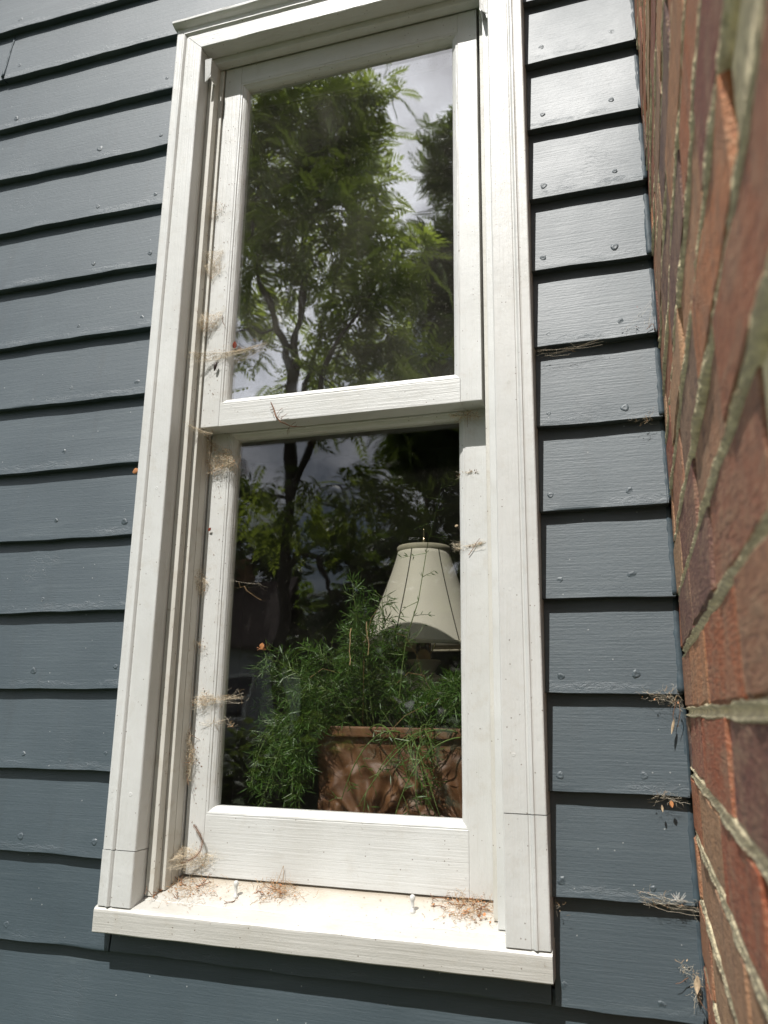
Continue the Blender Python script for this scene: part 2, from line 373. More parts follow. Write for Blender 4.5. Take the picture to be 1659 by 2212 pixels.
rnail = {11: ((.5654, .023), (.6566, .023)), 10: ((.5645, .021), (.6503, .022)), 9: ((.5628, .017), (.6494, .02)), 8: ((.5585, .0175), (.644, .018)),
         7: ((.5617, .016), (.6463, .021)), 6: ((.5589, .016), (.6446, .0145)), 5: ((.5576, .0184), (.6447, .017)), 4: ((.5634, .021), (.6418, .0236)),
         3: ((.5615, .017), (.6401, .020)), 2: ((.5568, .0164), (.641, .019)), 1: ((.5553, .014), (.6435, .0136)), 0: ((.5548, .0188), (.6455, .0115))}
lnail = {8: ((-.1249, .019), (-.0161, .0175)), 7: ((-.1265, .0235), (-.0136, .018)), 6: ((-.1265, .026), (-.0134, .0149)), 5: ((-.1265, .027), (-.0135, .0187)),
         4: ((-.1323, .018), (-.0093, .0141)), 3: ((-.1354, .0226), (-.0069, .0287)), 2: ((-.1349, .0178), (-.01, .0204))}
LX, RX = 0.0135, 0.5445   # boards run just behind the casing's outer edges
for r in range(-12, 26):
    rn = lambda: random.uniform(0.016, 0.024)
    if r < 0:
        clapboard(r, XL, XB, nails=[(x + random.uniform(-.02, .02), rn()) for x in (-.4, .05, .45)] if r == -1 else ())
    elif r == 0:
        clapboard(r, XL, 0.0215, nails=[(-.13, rn()), (-.42, rn())])
        clapboard(r, 0.0235, RX - .004, h1=0.0235, lift=-0.0004)
        clapboard(r, RX, XB - 0.002, nails=rnail[0])
    elif r <= 11:
        ln = lnail.get(r, ((-.13 + random.uniform(-.02, .02), rn()), (-.013, rn())))
        clapboard(r, XL, LX + .004, nails=list(ln) + [(-.42 + random.uniform(-.03, .03), rn()), (-.8, rn())])
        clapboard(r, RX, XB - 0.002, nails=rnail[r])
    elif r == 12:
        clapboard(r, XL, LX + .004, nails=[(-.012, .022), (-.3, rn())]); clapboard(r, RX, XB - .002, nails=[(.565, rn()), (.65, rn())])
    elif r == 13:
        clapboard(r, XL, -0.3385, nails=[(-.36, .02)]); clapboard(r, -0.3365, XB - .002, nails=[(-.31, .024)])
    else:
        clapboard(r, XL, XB - .002, nails=[(x + random.uniform(-.02, .02), rn()) for x in (-.33, -.02, .35)] if r < 16 else ())
# caulked butt joint high on the left, bead of paint over it
def bead(name, pts, rx, ry, parent, m):
    v = []; f = []; n = 8
    for (x, y, z, s) in pts:
        for k in range(n):
            q = 2 * math.pi * k / n; v.append((x + rx * s * math.cos(q), y + ry * s * math.sin(q), z))
    for i in range(len(pts) - 1):
        for k in range(n): f.append((i * n + k, i * n + (k + 1) % n, (i + 1) * n + (k + 1) % n, (i + 1) * n + k))
    f.append(tuple(range(n))); f.append(tuple(range((len(pts) - 1) * n, len(pts) * n)))
    return part(name, v, f, m, parent, True)
z13 = 13 * E_
bead('caulk_bead', [(-.3375 + random.gauss(0, .0004) - .003 * (1 - i / 14), face_y(.006 + i * .0063) + .001, z13 + .006 + i * .0063, random.uniform(.8, 1.2) * (1.5 if i < 3 else 1)) for i in range(15)], .0022, .0028, wall, CAULK)
# caulk between the right-hand boards and the brick, one bead per course
for r in range(-2, 17):
    z = r * E_; pts = []
    for i in range(17):
        h = .001 + (E_ - .002) * i / 16
        pts.append((XB - .0034 + random.gauss(0, .0002), face_y(h) + .0036 + random.gauss(0, .00015), z + h, random.uniform(.94, 1.06)))
    bead('caulk_bead', pts, .0048, .0042, wall, CAULK)

# ================================================================== BRICK WALL
bw = empty('brick_wall', (XB + 0.3, -0.38, GZ), 'red and brown brick wall projecting beside the narrow clapboards, blurred close to the lens', 'wall')
YB = -0.80; CZ = 0.0585; Z0B = 0.3456
box('mortar_core', XB + 0.0035, XB + 0.62, YB + 0.006, 0.12, GZ, 2.75, MORTAR, bw, 0)
def brick_mesh(len_, seed):
    rr = random.Random(seed); bm = bmesh.new(); bmesh.ops.create_cube(bm, size=1.0)
    for v in bm.verts: v.co = Vector((v.co.x * .09, v.co.y * len_, v.co.z * .0515))
    bmesh.ops.subdivide_edges(bm, edges=[e for e in bm.edges if abs(e.verts[0].co.y - e.verts[1].co.y) > .01], cuts=5)
    bmesh.ops.bevel(bm, geom=[e for e in bm.edges if e.calc_length() < .3 and len(e.link_faces) == 2 and e.calc_face_angle(0) > 1], offset=.0022, segments=1, affect='EDGES')
    for v in bm.verts:
        v.co += Vector((rr.gauss(0, .0003), rr.gauss(0, .0005), rr.gauss(0, .0007)))
    me = bpy.data.meshes.new('brick'); bm.to_mesh(me); bm.free(); me.materials.append(BRICK); return me
bms = [brick_mesh(.190, 10 + i) for i in range(6)]; hms = [brick_mesh(.089, 40 + i) for i in range(2)]
far_v = []; far_f = []
def join_brick(me, loc, rot=False):
    s = len(far_v)
    for v in me.vertices:
        c = v.co
        far_v.append((loc[0] + (c.y if rot else c.x), loc[1] + (c.x if rot else c.y), loc[2] + c.z))
    for p in me.polygons: far_f.append(tuple(s + i for i in p.vertices))
po = bw.location
for c in range(-28, 42):
    zc = Z0B + (c + .5) * CZ
    if zc > 2.72 or zc < GZ + .02: continue
    off = -0.035 if c % 2 == 0 else -0.135
    ys = [(off + .1 - .2 * k) for k in range(5)]           # brick centres
    for yc in ys:
        if yc - .1 < YB: 
            if yc < YB + .03: continue
        me = bms[random.randrange(6)]; 
        x = XB + .045 + random.gauss(0, .0007)
        if yc - .095 < YB: me = hms[c % 2]; yc = YB + .0445 + .0
        if -.35 < zc < 1.75:
            b = link('brick', me, bw, (x - po[0], yc - po[1], zc - po[2])); b.rotation_euler = (random.gauss(0, .004), random.gauss(0, .01), random.gauss(0, .004))
        else: join_brick(me, (x, yc, zc))
    for k in range(3): join_brick(bms[(c + k) % 6], (XB + (.2 if c % 2 else .295) + .2 * k - .0, YB + .045, zc), True) if XB + (.2 if c % 2 else .295) + .2 * k < XB + .6 else None
tag(part('brick_field', far_v, far_f, BRICK, bw), kind='stuff')
# slightly proud, uneven mortar ridges along the bed joints in view
for c in range(-5, 22):
    z = Z0B + c * CZ; pts = []
    n = 130; v = []; f = []; p1, p2, p3 = (random.random() * 9 for _ in range(3))
    for i in range(n + 1):
        y = .0 - .79 * i / n; a = .0006 * math.sin(y * 23 + p1) + .0004 * math.sin(y * 71 + p2) + random.gauss(0, .00018); d = .0007 * math.sin(y * 31 + p3) + random.gauss(0, .0003)
        xs = XB + .0001 + a
        for (dx, dz) in ((.004, -.0054 + d), (-.0007, -.0037 + d), (.0032, -.0012), (.0036, .0010), (-.0005, .0034 - d), (.004, .0052 - d)):
            v.append((xs + dx + random.gauss(0, .00015), y, z + dz + random.gauss(0, .0002)))
    for i in range(n):
        for k in range(5): f.append((i * 6 + k, i * 6 + k + 1, (i + 1) * 6 + k + 1, (i + 1) * 6 + k))
    part('mortar_joint', v, f, MORTAR, bw, True)

# ================================================================== WINDOW
win = empty('sash_window', (0.28, 0.0, 0.0255), 'white painted wooden sash window and sloping sill set in the clapboard wall', 'window')
CI, CO = 0.0613, 0.0158; CI2, CO2 = 0.4987, 0.5442; HZ = 1.259
CPROF = [(0, .0185), (0, -.0182), (.0006, -.0194), (.0016, -.020), (.0255, -.020), (.0263, -.0189), (.0279, -.0188), (.0288, -.0204), (.0306, -.0222),
         (.0324, -.0222), (.0334, -.0207), (.035, -.0203), (.0440, -.0203), (.0451, -.0196), (.0455, -.0183), (.0455, .0185)]
SPL, SPR = 0.1165, 0.1815
sweep('casing_side', CPROF, lambda k, t: (CI - k[0], k[1], SPL + .0006 + t * (HZ + k[0] - SPL - .0006)), 60, WV, win, jit=.00003)
sweep('casing_side', CPROF, lambda k, t: (CI2 + k[0], k[1], SPR + .0006 + t * (HZ + k[0] - SPR - .0006)), 60, WV, win, jit=.00003)
sweep('casing_foot', CPROF, lambda k, t: (CI - k[0] - .0006, k[1] - .0004, .0548 + t * (SPL - .0004 - .0548)), 10, WV, win, jit=.00005)
sweep('casing_foot', CPROF, lambda k, t: (CI2 + k[0] + .0003, k[1] - .0004, .0548 + t * (SPR - .0004 - .0548)), 10, WV, win, jit=.00005)
HPROF = CPROF[:7] + [(.0288, -.0204), (.0306, -.0225), (.0322, -.0225), (.0330, -.0195), (.0345, -.0185), (.0440, -.0185), (.0455, -.0185), (.0455, .0185)]
sweep('casing_head', HPROF, lambda k, t: (CI - k[0] + .0004 + t * (CI2 - CI + 2 * k[0] - .0008), k[1], HZ + k[0] + .0005), 30, WH, win, jit=.0001)
CAPP = [(1.3045, .0185), (1.3045, -.0215), (1.3055, -.0245), (1.3075, -.0285), (1.3085, -.0295), (1.3120, -.0295), (1.3130, -.028), (1.3165, .0), (1.3165, .0185)]
sweep('drip_cap', CAPP, lambda k, t: (CO - .004 + t * (CO2 - CO + .008), k[1], k[0]), 30, WH, win, jit=.00015)
nub = nailme.copy(); nub.materials.clear(); nub.materials.append(WV)
for cs in [o for o in win.children if o.name.startswith('casing_')]:
    side = cs.name.startswith('casing_head'); ctr = sum((Vector(v.co) for v in cs.data.vertices), Vector()) / len(cs.data.vertices); left = ctr.x < 0
    zz_ = [v.co.z for v in cs.data.vertices]; z0_, z1_ = min(zz_), max(zz_)
    if side: pts_ = [(x, HZ + .014 - .0255) for x in (-.20, -.06, .09, .21)]
    elif cs.name.startswith('casing_foot'): pts_ = [(-.2315 if left else .2315, z0_ + (z1_ - z0_) * k) for k in (.3, .78)] + [(-.256 if left else .2585, z0_ + (z1_ - z0_) * .2)]
    else: pts_ = [(random.choice((-.2320, -.2585) if left else (.2315, .2590)), z0_ + (z1_ - z0_) * k + random.uniform(-.02, .02)) for k in (.04, .2, .36, .52, .68, .84)]
    for (x_, z_) in pts_:
        q_ = link('nail_head', nub, cs, (x_, -.0198, z_)); q_.scale = (random.uniform(.5, .9),) * 3; q_.rotation_euler = (0, random.random() * 6, 0)
# sill: sloped top with a shallow step, rounded nose
SILLP = [(.115, .0255), (.115, .099), (.056, .0785), (.002, .0609), (-.0002, .0600), (-.0012, .0592), (-.0170, .0542), (-.0200, .0526), (-.0216, .0505), (-.0219, .0485), (-.0217, .0268), (-.0208, .0256), (.0, .0255)]
sweep('sill', [k for k in SILLP if k[0] < .06 and True] if False else SILLP, lambda k, t: ((OX0 + .0004 if k[0] > .0186 else CO - .003) + t * ((OX1 - .0004 if k[0] > .0186 else CO2 + .0015) - (OX0 + .0004 if k[0] > .0186 else CO - .003)), k[0], k[1]), 1, WSILL, win) if False else None
def sill():
    def seg(name, x0, x1, pr, n):
        sweep(name, pr, lambda k, t: (x0 + t * (x1 - x0), k[0], k[1] + .00025 * math.sin(t * 37 + k[0] * 900)), n, WSILL, win)
    front = [(.0186, .0645), (.002, .0597)] + SILLP[6:] + [(.0186, .0255)]
    back = [(.115, .0415), (.115, .099), (.0580, .0790), (.0045, .0616), (.0028, .0609), (.0020, .0600), (.0020, .0415)]
    seg('sill_nose', CO - .0035, CO2 + .0012, front, 50); seg('sill', OX0 + .0005, OX1 - .0005, back, 20)
sill()
# blind stops and parting stops of the box frame
for (s, xo) in ((1, OX0), (-1, OX1)):
    xs = [xo + s * a for a in (.0003, .0115, .0185, .0210)]
    def bx(name, a, b, y0, y1, m):
        box(name, min(a, b), max(a, b), y0, y1, .0555 + .336 * y0 + .006, 1.2475, m, win, .0009)
    bx('blind_stop', xs[0], xs[1], .0060, .0192, WV if s < 0 else WOLD)
    bx('jamb', xs[0], xs[2] - s * .0002, .0196, .0340, WOLD)
    bx('parting_stop', xs[0], xs[2], .0344, .0500, WOLD)
    bx('jamb_liner', xs[0], xs[2] + s * .0005, .0504, .1150, WV)
sweep('head_stop', [(.006, 1.2588), (.006, 1.2500), (.0068, 1.2488), (.0196, 1.2486), (.0196, 1.2588)], lambda k, t: (OX0 + .0008 + t * (OX1 - OX0 - .0016), k[0], k[1]), 6, WH, win)
box('head_jamb', OX0 + .0008, OX1 - .0008, .0200, .1150, 1.2510, 1.2588, WH, win)

BEADP = [(0, .0006), (.0014, .0002), (.0030, .0006), (.0036, .0022), (.0052, .0030), (.0078, .0050), (.0092, .0078), (.0098, .0108), (.0100, .0114), (.0100, .0200), (0, .0200)]
def sash(name, x0, x1, z0, z1, yf, yb, wst, wtop, wbot, yg, label, gm, gname='glass_pane'):
    s = link(name, None, win, (0, 0, 0)); s.location = (-win.location.x + (x0 + x1) / 2, yf, z0 - win.location.z); s['label'] = label
    xi0, xi1, zi0, zi1 = x0 + wst, x1 - wst, z0 + wbot, z1 - wtop
    box('stile', x0, xi0, yf, yb, z0 + .0002, z1, WSASH, s, .0009); box('stile', xi1, x1, yf, yb, z0 + .0002, z1, WSASH, s, .0009)
    box('rail', xi0 + .0001, xi1 - .0001, yf + .0003, yb, zi1, z1 - .0002, WSASHH, s, .0008); box('rail', xi0 + .0001, xi1 - .0001, yf + .0002, yb, z0, zi0, WSASHH, s, .0008)
    sweep('glazing_bead', BEADP, lambda k, t: (xi0 + k[0], yf + k[1] + .0004, zi0 + k[0] + t * (zi1 - zi0 - 2 * k[0])), 20, WSASH, s, jit=.00008)
    sweep('glazing_bead', BEADP, lambda k, t: (xi1 - k[0], yf + k[1] + .0004, zi0 + k[0] + t * (zi1 - zi0 - 2 * k[0])), 20, WSASH, s, jit=.00008)
    sweep('glazing_bead', BEADP, lambda k, t: (xi0 + k[0] + t * (xi1 - xi0 - 2 * k[0]), yf + k[1] + .0004, zi0 + k[0]), 20, WSASHH, s, jit=.00008)
    sweep('glazing_bead', BEADP, lambda k, t: (xi0 + k[0] + t * (xi1 - xi0 - 2 * k[0]), yf + k[1] + .0004, zi1 - k[0]), 20, WSASHH, s, jit=.00008)
    g = box(gname, xi0 + .0085, xi1 - .0085, yg, yg + .003, zi0 + .0085, zi1 - .0085, gm, s, 0)
    return s
up = sash('upper_sash', .0822, .4762, .6590, 1.2484, .0212, .0512, .0273, .0310, .0318, .0335, 'upper sash, its glass reflecting a leafy tree and bright sky', GU)
lo = sash('lower_sash', .0828, .4746, .0808, .7030, .0532, .0832, .0270, .0420, .0718, .0662, 'lower sash with a deep bottom rail, showing a lamp and fern indoors', GL)
# hanger tabs for a storm screen, and two pegs on the sill
def hanger(x, s):
    v = []; f = []
    prof = [(-.0055, .018), (.0055, .018), (.0055, -.006), (.0048, -.010), (.002, -.0145), (-.002, -.017), (-.0055, -.0185)]
    for y in (-.0135, -.0120):
        for (u, h) in prof: v.append((x + s * u, y + .004 * max(0, -h / .0185) ** 2, 1.2235 + h))
    n = len(prof); f.append(tuple(range(n))); f.append(tuple(range(n, 2 * n))[::-1])
    for i in range(n): f.append((i, (i + 1) % n, n + (i + 1) % n, n + i))
    b0 = len(v)
    for (u, h) in ((.0035, .018), (.0055, .018), (.0055, -.012), (.0035, -.0150)):
        v.append((x + s * u, -.0118, 1.2235 + h)); v.append((x + s * u, .0065, 1.2235 + h))
    f += [tuple(b0 + i for i in q) for q in ((0, 2, 3, 1), (2, 4, 5, 3), (4, 6, 7, 5), (6, 0, 1, 7), (0, 6, 4, 2), (1, 3, 5, 7))]
    part('screen_hanger', v, f, WV, win)
hanger(.0705, 1); hanger(.4925, -1)
for (x, y) in ((.174, .0225), (.3895, .0248)):
    z = .0602 + .336 * y
    lathe('sill_peg', [(.0030, z - .003), (.0032, z + .0015), (.0020, z + .0022), (.0019, z + .0105), (.0021, z + .011), (.0029, z + .0125), (.0031, z + .0145), (.0026, z + .0168), (.0012, z + .0178)], (x, y), WV, win, 16)

# ================================================================== ROOM BEHIND THE GLASS
IW = simple('room_wall_paint', (0.16, 0.14, 0.115), 0.8, 0.1, 5, 0.1)
WOODF = simple('dark_floorboards', (0.07, 0.04, 0.022), 0.5, 0.3, 12, 0.2)
def room():
    x0, x1, y0, y1, z0, z1 = -1.6, 1.25, .126, 3.4, -.95, 1.75
    def slab(n, a, m): tag(box(n, *a, m, None, 0), kind='structure')
    slab('interior_floor', (x0, x1, y0, y1, z0 - .1, z0), WOODF); slab('interior_ceiling', (x0, x1, y0, y1, z1, z1 + .1), IW)
    slab('interior_wall', (x0 - .1, x0, y0, y1, z0 - .1, z1 + .1), IW); slab('interior_wall', (x1, x1 + .1, y0, y1, z0 - .1, z1 + .1), IW)
    slab('interior_wall', (x0 - .1, x1 + .1, y1, y1 + .1, z0 - .1, z1 + .1), IW)
room()
TWOOD = simple('table_wood', (0.09, 0.045, 0.02), 0.4, 0.3, 25, 0.15)
tbl = empty('side_table', (.3, .26, -.95), 'dark wooden table under the planter and lamp inside the window', 'table')
TZ = .098
box('table_top', -.25, .95, .128, .58, TZ - .03, TZ, TWOOD, tbl, .003)
for (x, y) in ((-.2, .17), (.9, .17), (-.2, .53), (.9, .53)): box('leg', x - .02, x + .02, y - .02, y + .02, -.95, TZ - .0302, TWOOD, tbl, .002)

# ---- planter with carved relief
def terracotta():
    m, t, b = mat('carved_planter'); g = gcoords(t); n = noise(t, g, 40, 5); n2 = noise(t, gcoords(t, (30, 30, 160)), 1, 4)
    c = ramp(t, n, [(0.3, (0.075, 0.031, 0.010)), (0.6, (0.125, 0.054, 0.018)), (0.8, (0.17, 0.082, 0.032))])
    L(t, mixc(t, rng_map(t, n2, .5, .75, 0, .5), c, (0.12, 0.05, 0.02)), b.inputs['Base Color']); b.inputs['Roughness'].default_value = 0.58
    L(t, bump(t, n2, .3, .001), b.inputs['Normal']); return m
TER = terracotta()
pl = empty('carved_planter', (.36, .178, TZ), 'brown rectangular planter with carved fan and leaf relief, standing inside the window', 'planter')
PX0, PX1, PY0, PY1, PZ1 = .2225, .505, .131, .212, .262
def relief(u, z):
    """height of the carved relief: fans, leaves and folds"""
    h = 0.0
    for (cu, cz, R, a0) in ((.075, .03, .088, .3), (.205, .045, .085, -.2), (.012, .01, .07, .9), (.275, .01, .075, 2.4)):
        du, dz = u - cu, z - cz; r = math.hypot(du, dz); a = math.atan2(dz, du)
        if r < R:
            e = min(1, (R - r) / .012) * min(1, r / .012)
            h = max(h, (0.0050 + .0042 * math.cos(13 * a + a0 * 3) + .0012 * math.sin(r * 160)) * e)
    h += .0016 * math.sin(u * 95 + 2.2 * math.sin(z * 60)) * math.sin(z * 70 + 1.5 * math.sin(u * 50)) + .001 * math.sin(u * 210 + z * 150)
    return h * (1 if z < .132 else max(0, 1 - (z - .132) / .006))
def planter():
    NU, NZ = 150, 80; v = []; f = []
    W_, H_ = PX1 - PX0, PZ1 - TZ - .012
    for j in range(NZ + 1):
        for i in range(NU + 1):
            u = W_ * i / NU; z = H_ * j / NZ; tp = .012 * (1 - z / H_)
            v.append((PX0 + tp + (W_ - 2 * tp) * i / NU, PY0 + tp * .5 + .005 - relief(u, z) * (1 if 0 < i < NU else 0), TZ + .0005 + z))
    for j in range(NZ):
        for i in range(NU):
            a = j * (NU + 1) + i; f.append((a, a + 1, a + NU + 2, a + NU + 1))
    # back and sides, bottom
    s = len(v); tp = .012
    v += [(PX0 + tp, PY1 - tp, TZ + .0005), (PX1 - tp, PY1 - tp, TZ + .0005), (PX0, PY1, TZ + H_), (PX1, PY1, TZ + H_)]
    bl, br, tl, tr = 0, NU, NZ * (NU + 1), NZ * (NU + 1) + NU
    f += [tuple([j * (NU + 1) for j in range(NZ + 1)] + [s + 2, s]), tuple([br] + [s + 1, s + 3] + [j * (NU + 1) + NU for j in range(NZ, 0, -1)]), (s, s + 2, s + 3, s + 1), tuple(list(range(0, NU + 1)) + [s + 1, s])]
    part('body', v, f, TER, pl, True)
    # rim: a rolled frame
    for (nm, a) in (('rim', (PX0 - .004, PX1 + .004, PY0 - .001, PY0 + .010, PZ1 - .014, PZ1)), ('rim', (PX0 - .004, PX1 + .004, PY1 - .008, PY1 + .002, PZ1 - .014, PZ1)),
                    ('rim', (PX0 - .004, PX0 + .006, PY0 + .0102, PY1 - .0082, PZ1 - .014, PZ1)), ('rim', (PX1 - .006, PX1 + .004, PY0 + .0102, PY1 - .0082, PZ1 - .014, PZ1))):
        box(nm, *a, TER, pl, .003, 3)
    box('soil', PX0 + .0065, PX1 - .0065, PY0 + .0105, PY1 - .0085, PZ1 - .03, PZ1 - .008, simple('soil', (.02, .013, .008), .95, .4, 150, .8, .004), pl, 0)
planter()

# ---- asparagus fern
FERN = leaf_mat('fern_needles', (0.055, 0.120, 0.018), (0.13, 0.23, 0.025), 0.45, 0.35, ns=22)
STEM = simple('fern_stem', (0.10, 0.15, 0.035), 0.5, 0.25, 60, 0)
fern = empty('asparagus_fern', (.34, .18, PZ1 - .008), 'bushy green asparagus fern with needle leaves spilling out of the carved planter', 'plant')
def build_fern():
    sv, sf, nv, nf = [], [], [], []
    YMIN, YMAX = .0905, .30
    def clampy(p): p.y = min(max(p.y, YMIN), YMAX); return p
    def needle(p, d, ln, wd):
        d = d.normalized(); s = d.cross(Vector((random.gauss(0, 1), random.gauss(0, 1), random.gauss(0, 1))))
        if s.length < 1e-5: return
        s.normalize(); b = len(nv); q = p + d * ln
        if q.y < .0865: q.y = .0865
        m_ = p + d * ln * .45
        if m_.y < .0865: m_.y = .0867
        for c in (p, m_ + s * wd, q, m_ - s * wd): nv.append(tuple(c))
        nf.append((b, b + 1, b + 2, b + 3))
    def inpot(p): return PX0 - .006 < p.x < PX1 + .006 and PY0 - .006 < p.y < PY1 + .004 and p.z < PZ1
    def branchlet(p, d, ln, dens, nl):
        n = max(3, int(ln / .0075)); q = p.copy(); dd = d.normalized(); pts = [q.copy()]
        for i in range(n):
            dd = (dd + Vector((random.gauss(0, .12), random.gauss(0, .12), random.gauss(-.03, .1)))).normalized(); q = clampy(q + dd * (ln / n))
            if inpot(q): break
            pts.append(q.copy())
            for k in range(random.choice((1, 2, 3, 3)) if dens > .6 else random.choice((0, 1, 2))):
                s = dd.orthogonal().normalized(); s.rotate(Matrix.Rotation(random.random() * 6.28, 3, dd))
                needle(q, s + dd * random.uniform(.3, 1.1), nl * random.uniform(.6, 1.15), .00078)
        if len(pts) > 1: tube_geo(sv, sf, pts, [.00055 * (1 - .6 * i / len(pts)) for i in range(len(pts))], 3)
    def stem(base, tip, bulge, dens=1.0, bl=.045, nl=.0185):
        base, tip = Vector(base), Vector(tip); ctrl = (base + tip) / 2 + Vector(bulge); n = 16; pts = []
        for i in range(n + 1):
            t = i / n; p = base * (1 - t) ** 2 + ctrl * 2 * t * (1 - t) + tip * t * t; pts.append(clampy(p))
        pts2 = [pts[0]] + [p for p in pts[1:] if not (inpot(p) and p.z < PZ1 - .01)]
        tube_geo(sv, sf, pts2, [.0013 * (1 - .65 * i / len(pts2)) for i in range(len(pts2))], 4)
        for i in range(3, len(pts2)):
            d = (pts2[i] - pts2[i - 1]).normalized(); t = i / n
            for k in range(3 if dens > .6 else 1):
                if random.random() > dens + .1: continue
                s = d.orthogonal().normalized(); s.rotate(Matrix.Rotation(random.random() * 6.28, 3, d))
                p = pts2[i - 1].lerp(pts2[i], random.random())
                branchlet(p, s + d * random.uniform(.3, 1), bl * random.uniform(.5, 1.1) * (1.15 - .7 * t), dens, nl)
    U = random.uniform
    soil = lambda: (U(.25, .47), U(.15, .21), PZ1 - .010)
    for i in range(13): stem((U(.27, .36), U(.15, .20), PZ1 - .01), (U(.235, .335), U(.105, .19), U(.31, .43)), (U(-.02, .02), U(-.02, .02), U(.02, .06)), U(.75, 1.05), U(.03, .05), U(.012, .021))
    stem((.29, .16, PZ1 - .01), (.277, .115, .452), (.0, -.01, .03), 1.0, .035); stem((.30, .17, PZ1 - .01), (.318, .12, .432), (.01, -.01, .03), 1.0, .035)
    for i in range(11): stem((U(.25, .30), U(.15, .2), PZ1 - .01), (U(.115, .215), U(.095, .16), U(.26, .37)), (U(-.02, .01), U(-.03, .0), U(.03, .09)), U(.7, 1.05), U(.025, .05), U(.012, .022))
    for i in range(15): stem((U(.24, .28), U(.145, .18), PZ1 - .01), (U(.135, .218), U(.092, .13), U(.125, .22)), (U(-.05, -.02), U(-.03, .0), U(.08, .13)), 1.0, .04)
    for i in range(7): stem((U(.30, .46), U(.15, .2), PZ1 - .01), (U(.28, .47), U(.12, .17), U(.285, .335)), (U(-.02, .02), U(-.03, .0), U(.01, .03)), .9, .03)
    for i in range(9): stem((U(.34, .48), U(.15, .2), PZ1 - .01), (U(.35, .49), U(.11, .2), U(.285, .325)), (U(-.02, .02), U(-.03, .0), U(.02, .06)))
    for i in range(11): stem((U(.26, .47), .145, PZ1 - .01), (U(.24, .47), U(.094, .112), U(.13, .225)), (U(-.02, .02), -.06, U(.04, .08)), .55, .036, .014)
    # climbing shoot
    pts = [(.336, .16, .254), (.3405, .13, .30), (.345, .128, .34), (.3505, .128, .377), (.3665, .128, .425), (.380, .128, .506), (.392, .126, .548), (.400, .125, .587)]
    sm = []
    for a, b in zip(pts[:-1], pts[1:]):
        for k in range(5): sm.append(Vector(a).lerp(Vector(b), k / 5))
    sm.append(Vector(pts[-1]))
    tube_geo(sv, sf, sm, [.0010 * (1 - .6 * i / len(sm)) for i in range(len(sm))], 4)
    for i in range(12, len(sm) - 1, 2):
        d = (sm[i + 1] - sm[i]).normalized(); sgn = 1 if i % 4 else -1
        branchlet(sm[i], Vector((sgn, random.gauss(0, .2), random.gauss(.05, .25))), U(.018, .042) * (1.15 - .5 * i / len(sm)), .5, .009)
        for k in range(3): needle(sm[i], d + Vector((random.gauss(0, .8), random.gauss(0, .8), .2)), .009, .0005)
    DEAD = simple('dead_fern_stem', (.26, .17, .07), .7, .3, 80, 0); dv, df = [], []
    for i in range(6):
        b_ = Vector((U(.25, .45), U(.15, .19), PZ1 - .01)); t_ = Vector((b_.x + U(-.12, .05), U(.095, .15), U(.2, .42)))
        tube_geo(dv, df, [clampy(q) for q in [b_, b_.lerp(t_, .4) + Vector((0, -.02, .05)), b_.lerp(t_, .75) + Vector((0, -.01, .03)), t_] if not (inpot(q) and q is not b_)], .00038, 4)
    part('dead_stems', dv, df, DEAD, fern, recalc=False)
    part('stems', sv, sf, STEM, fern, recalc=False); part('foliage', nv, nf, FERN, fern, recalc=False)
build_fern()

# ---- lamp
def shade_mat():
    m, t, b = mat('lamp_fabric'); o = t.nodes['Material Output']; g = gcoords(t); n = noise(t, gcoords(t, (900, 900, 900)), 1, 2)
    b.inputs['Base Color'].default_value = (0.93, 0.87, 0.71, 1); b.inputs['Roughness'].default_value = 0.6
    L(t, bump(t, n, .15, .0005), b.inputs['Normal'])
    tr = t.nodes.new('ShaderNodeBsdfTranslucent'); tr.inputs['Color'].default_value = (.75, .66, .48, 1)
    mm = t.nodes.new('ShaderNodeMixShader'); mm.inputs[0].default_value = .12; L(t, b.outputs[0], mm.inputs[1]); L(t, tr.outputs[0], mm.inputs[2]); L(t, mm.outputs[0], o.inputs['Surface']); return m
SHD = shade_mat(); CER = simple('lamp_ceramic', (0.62, 0.56, 0.44), 0.25, 0.06, 30, 0.05); BRASS = simple('lamp_brass', (0.75, 0.62, 0.36), 0.22, 0.1, 60, 0, Metallic=1.0)
LAMPY = .356; LXc = .3140; LS = 1.009
def lz(z): return .286 + (z - .286) * LS - .008
lamp = empty('table_lamp', (LXc, LAMPY, TZ), 'cream table lamp with flared panelled shade standing behind the fern indoors', 'lamp')
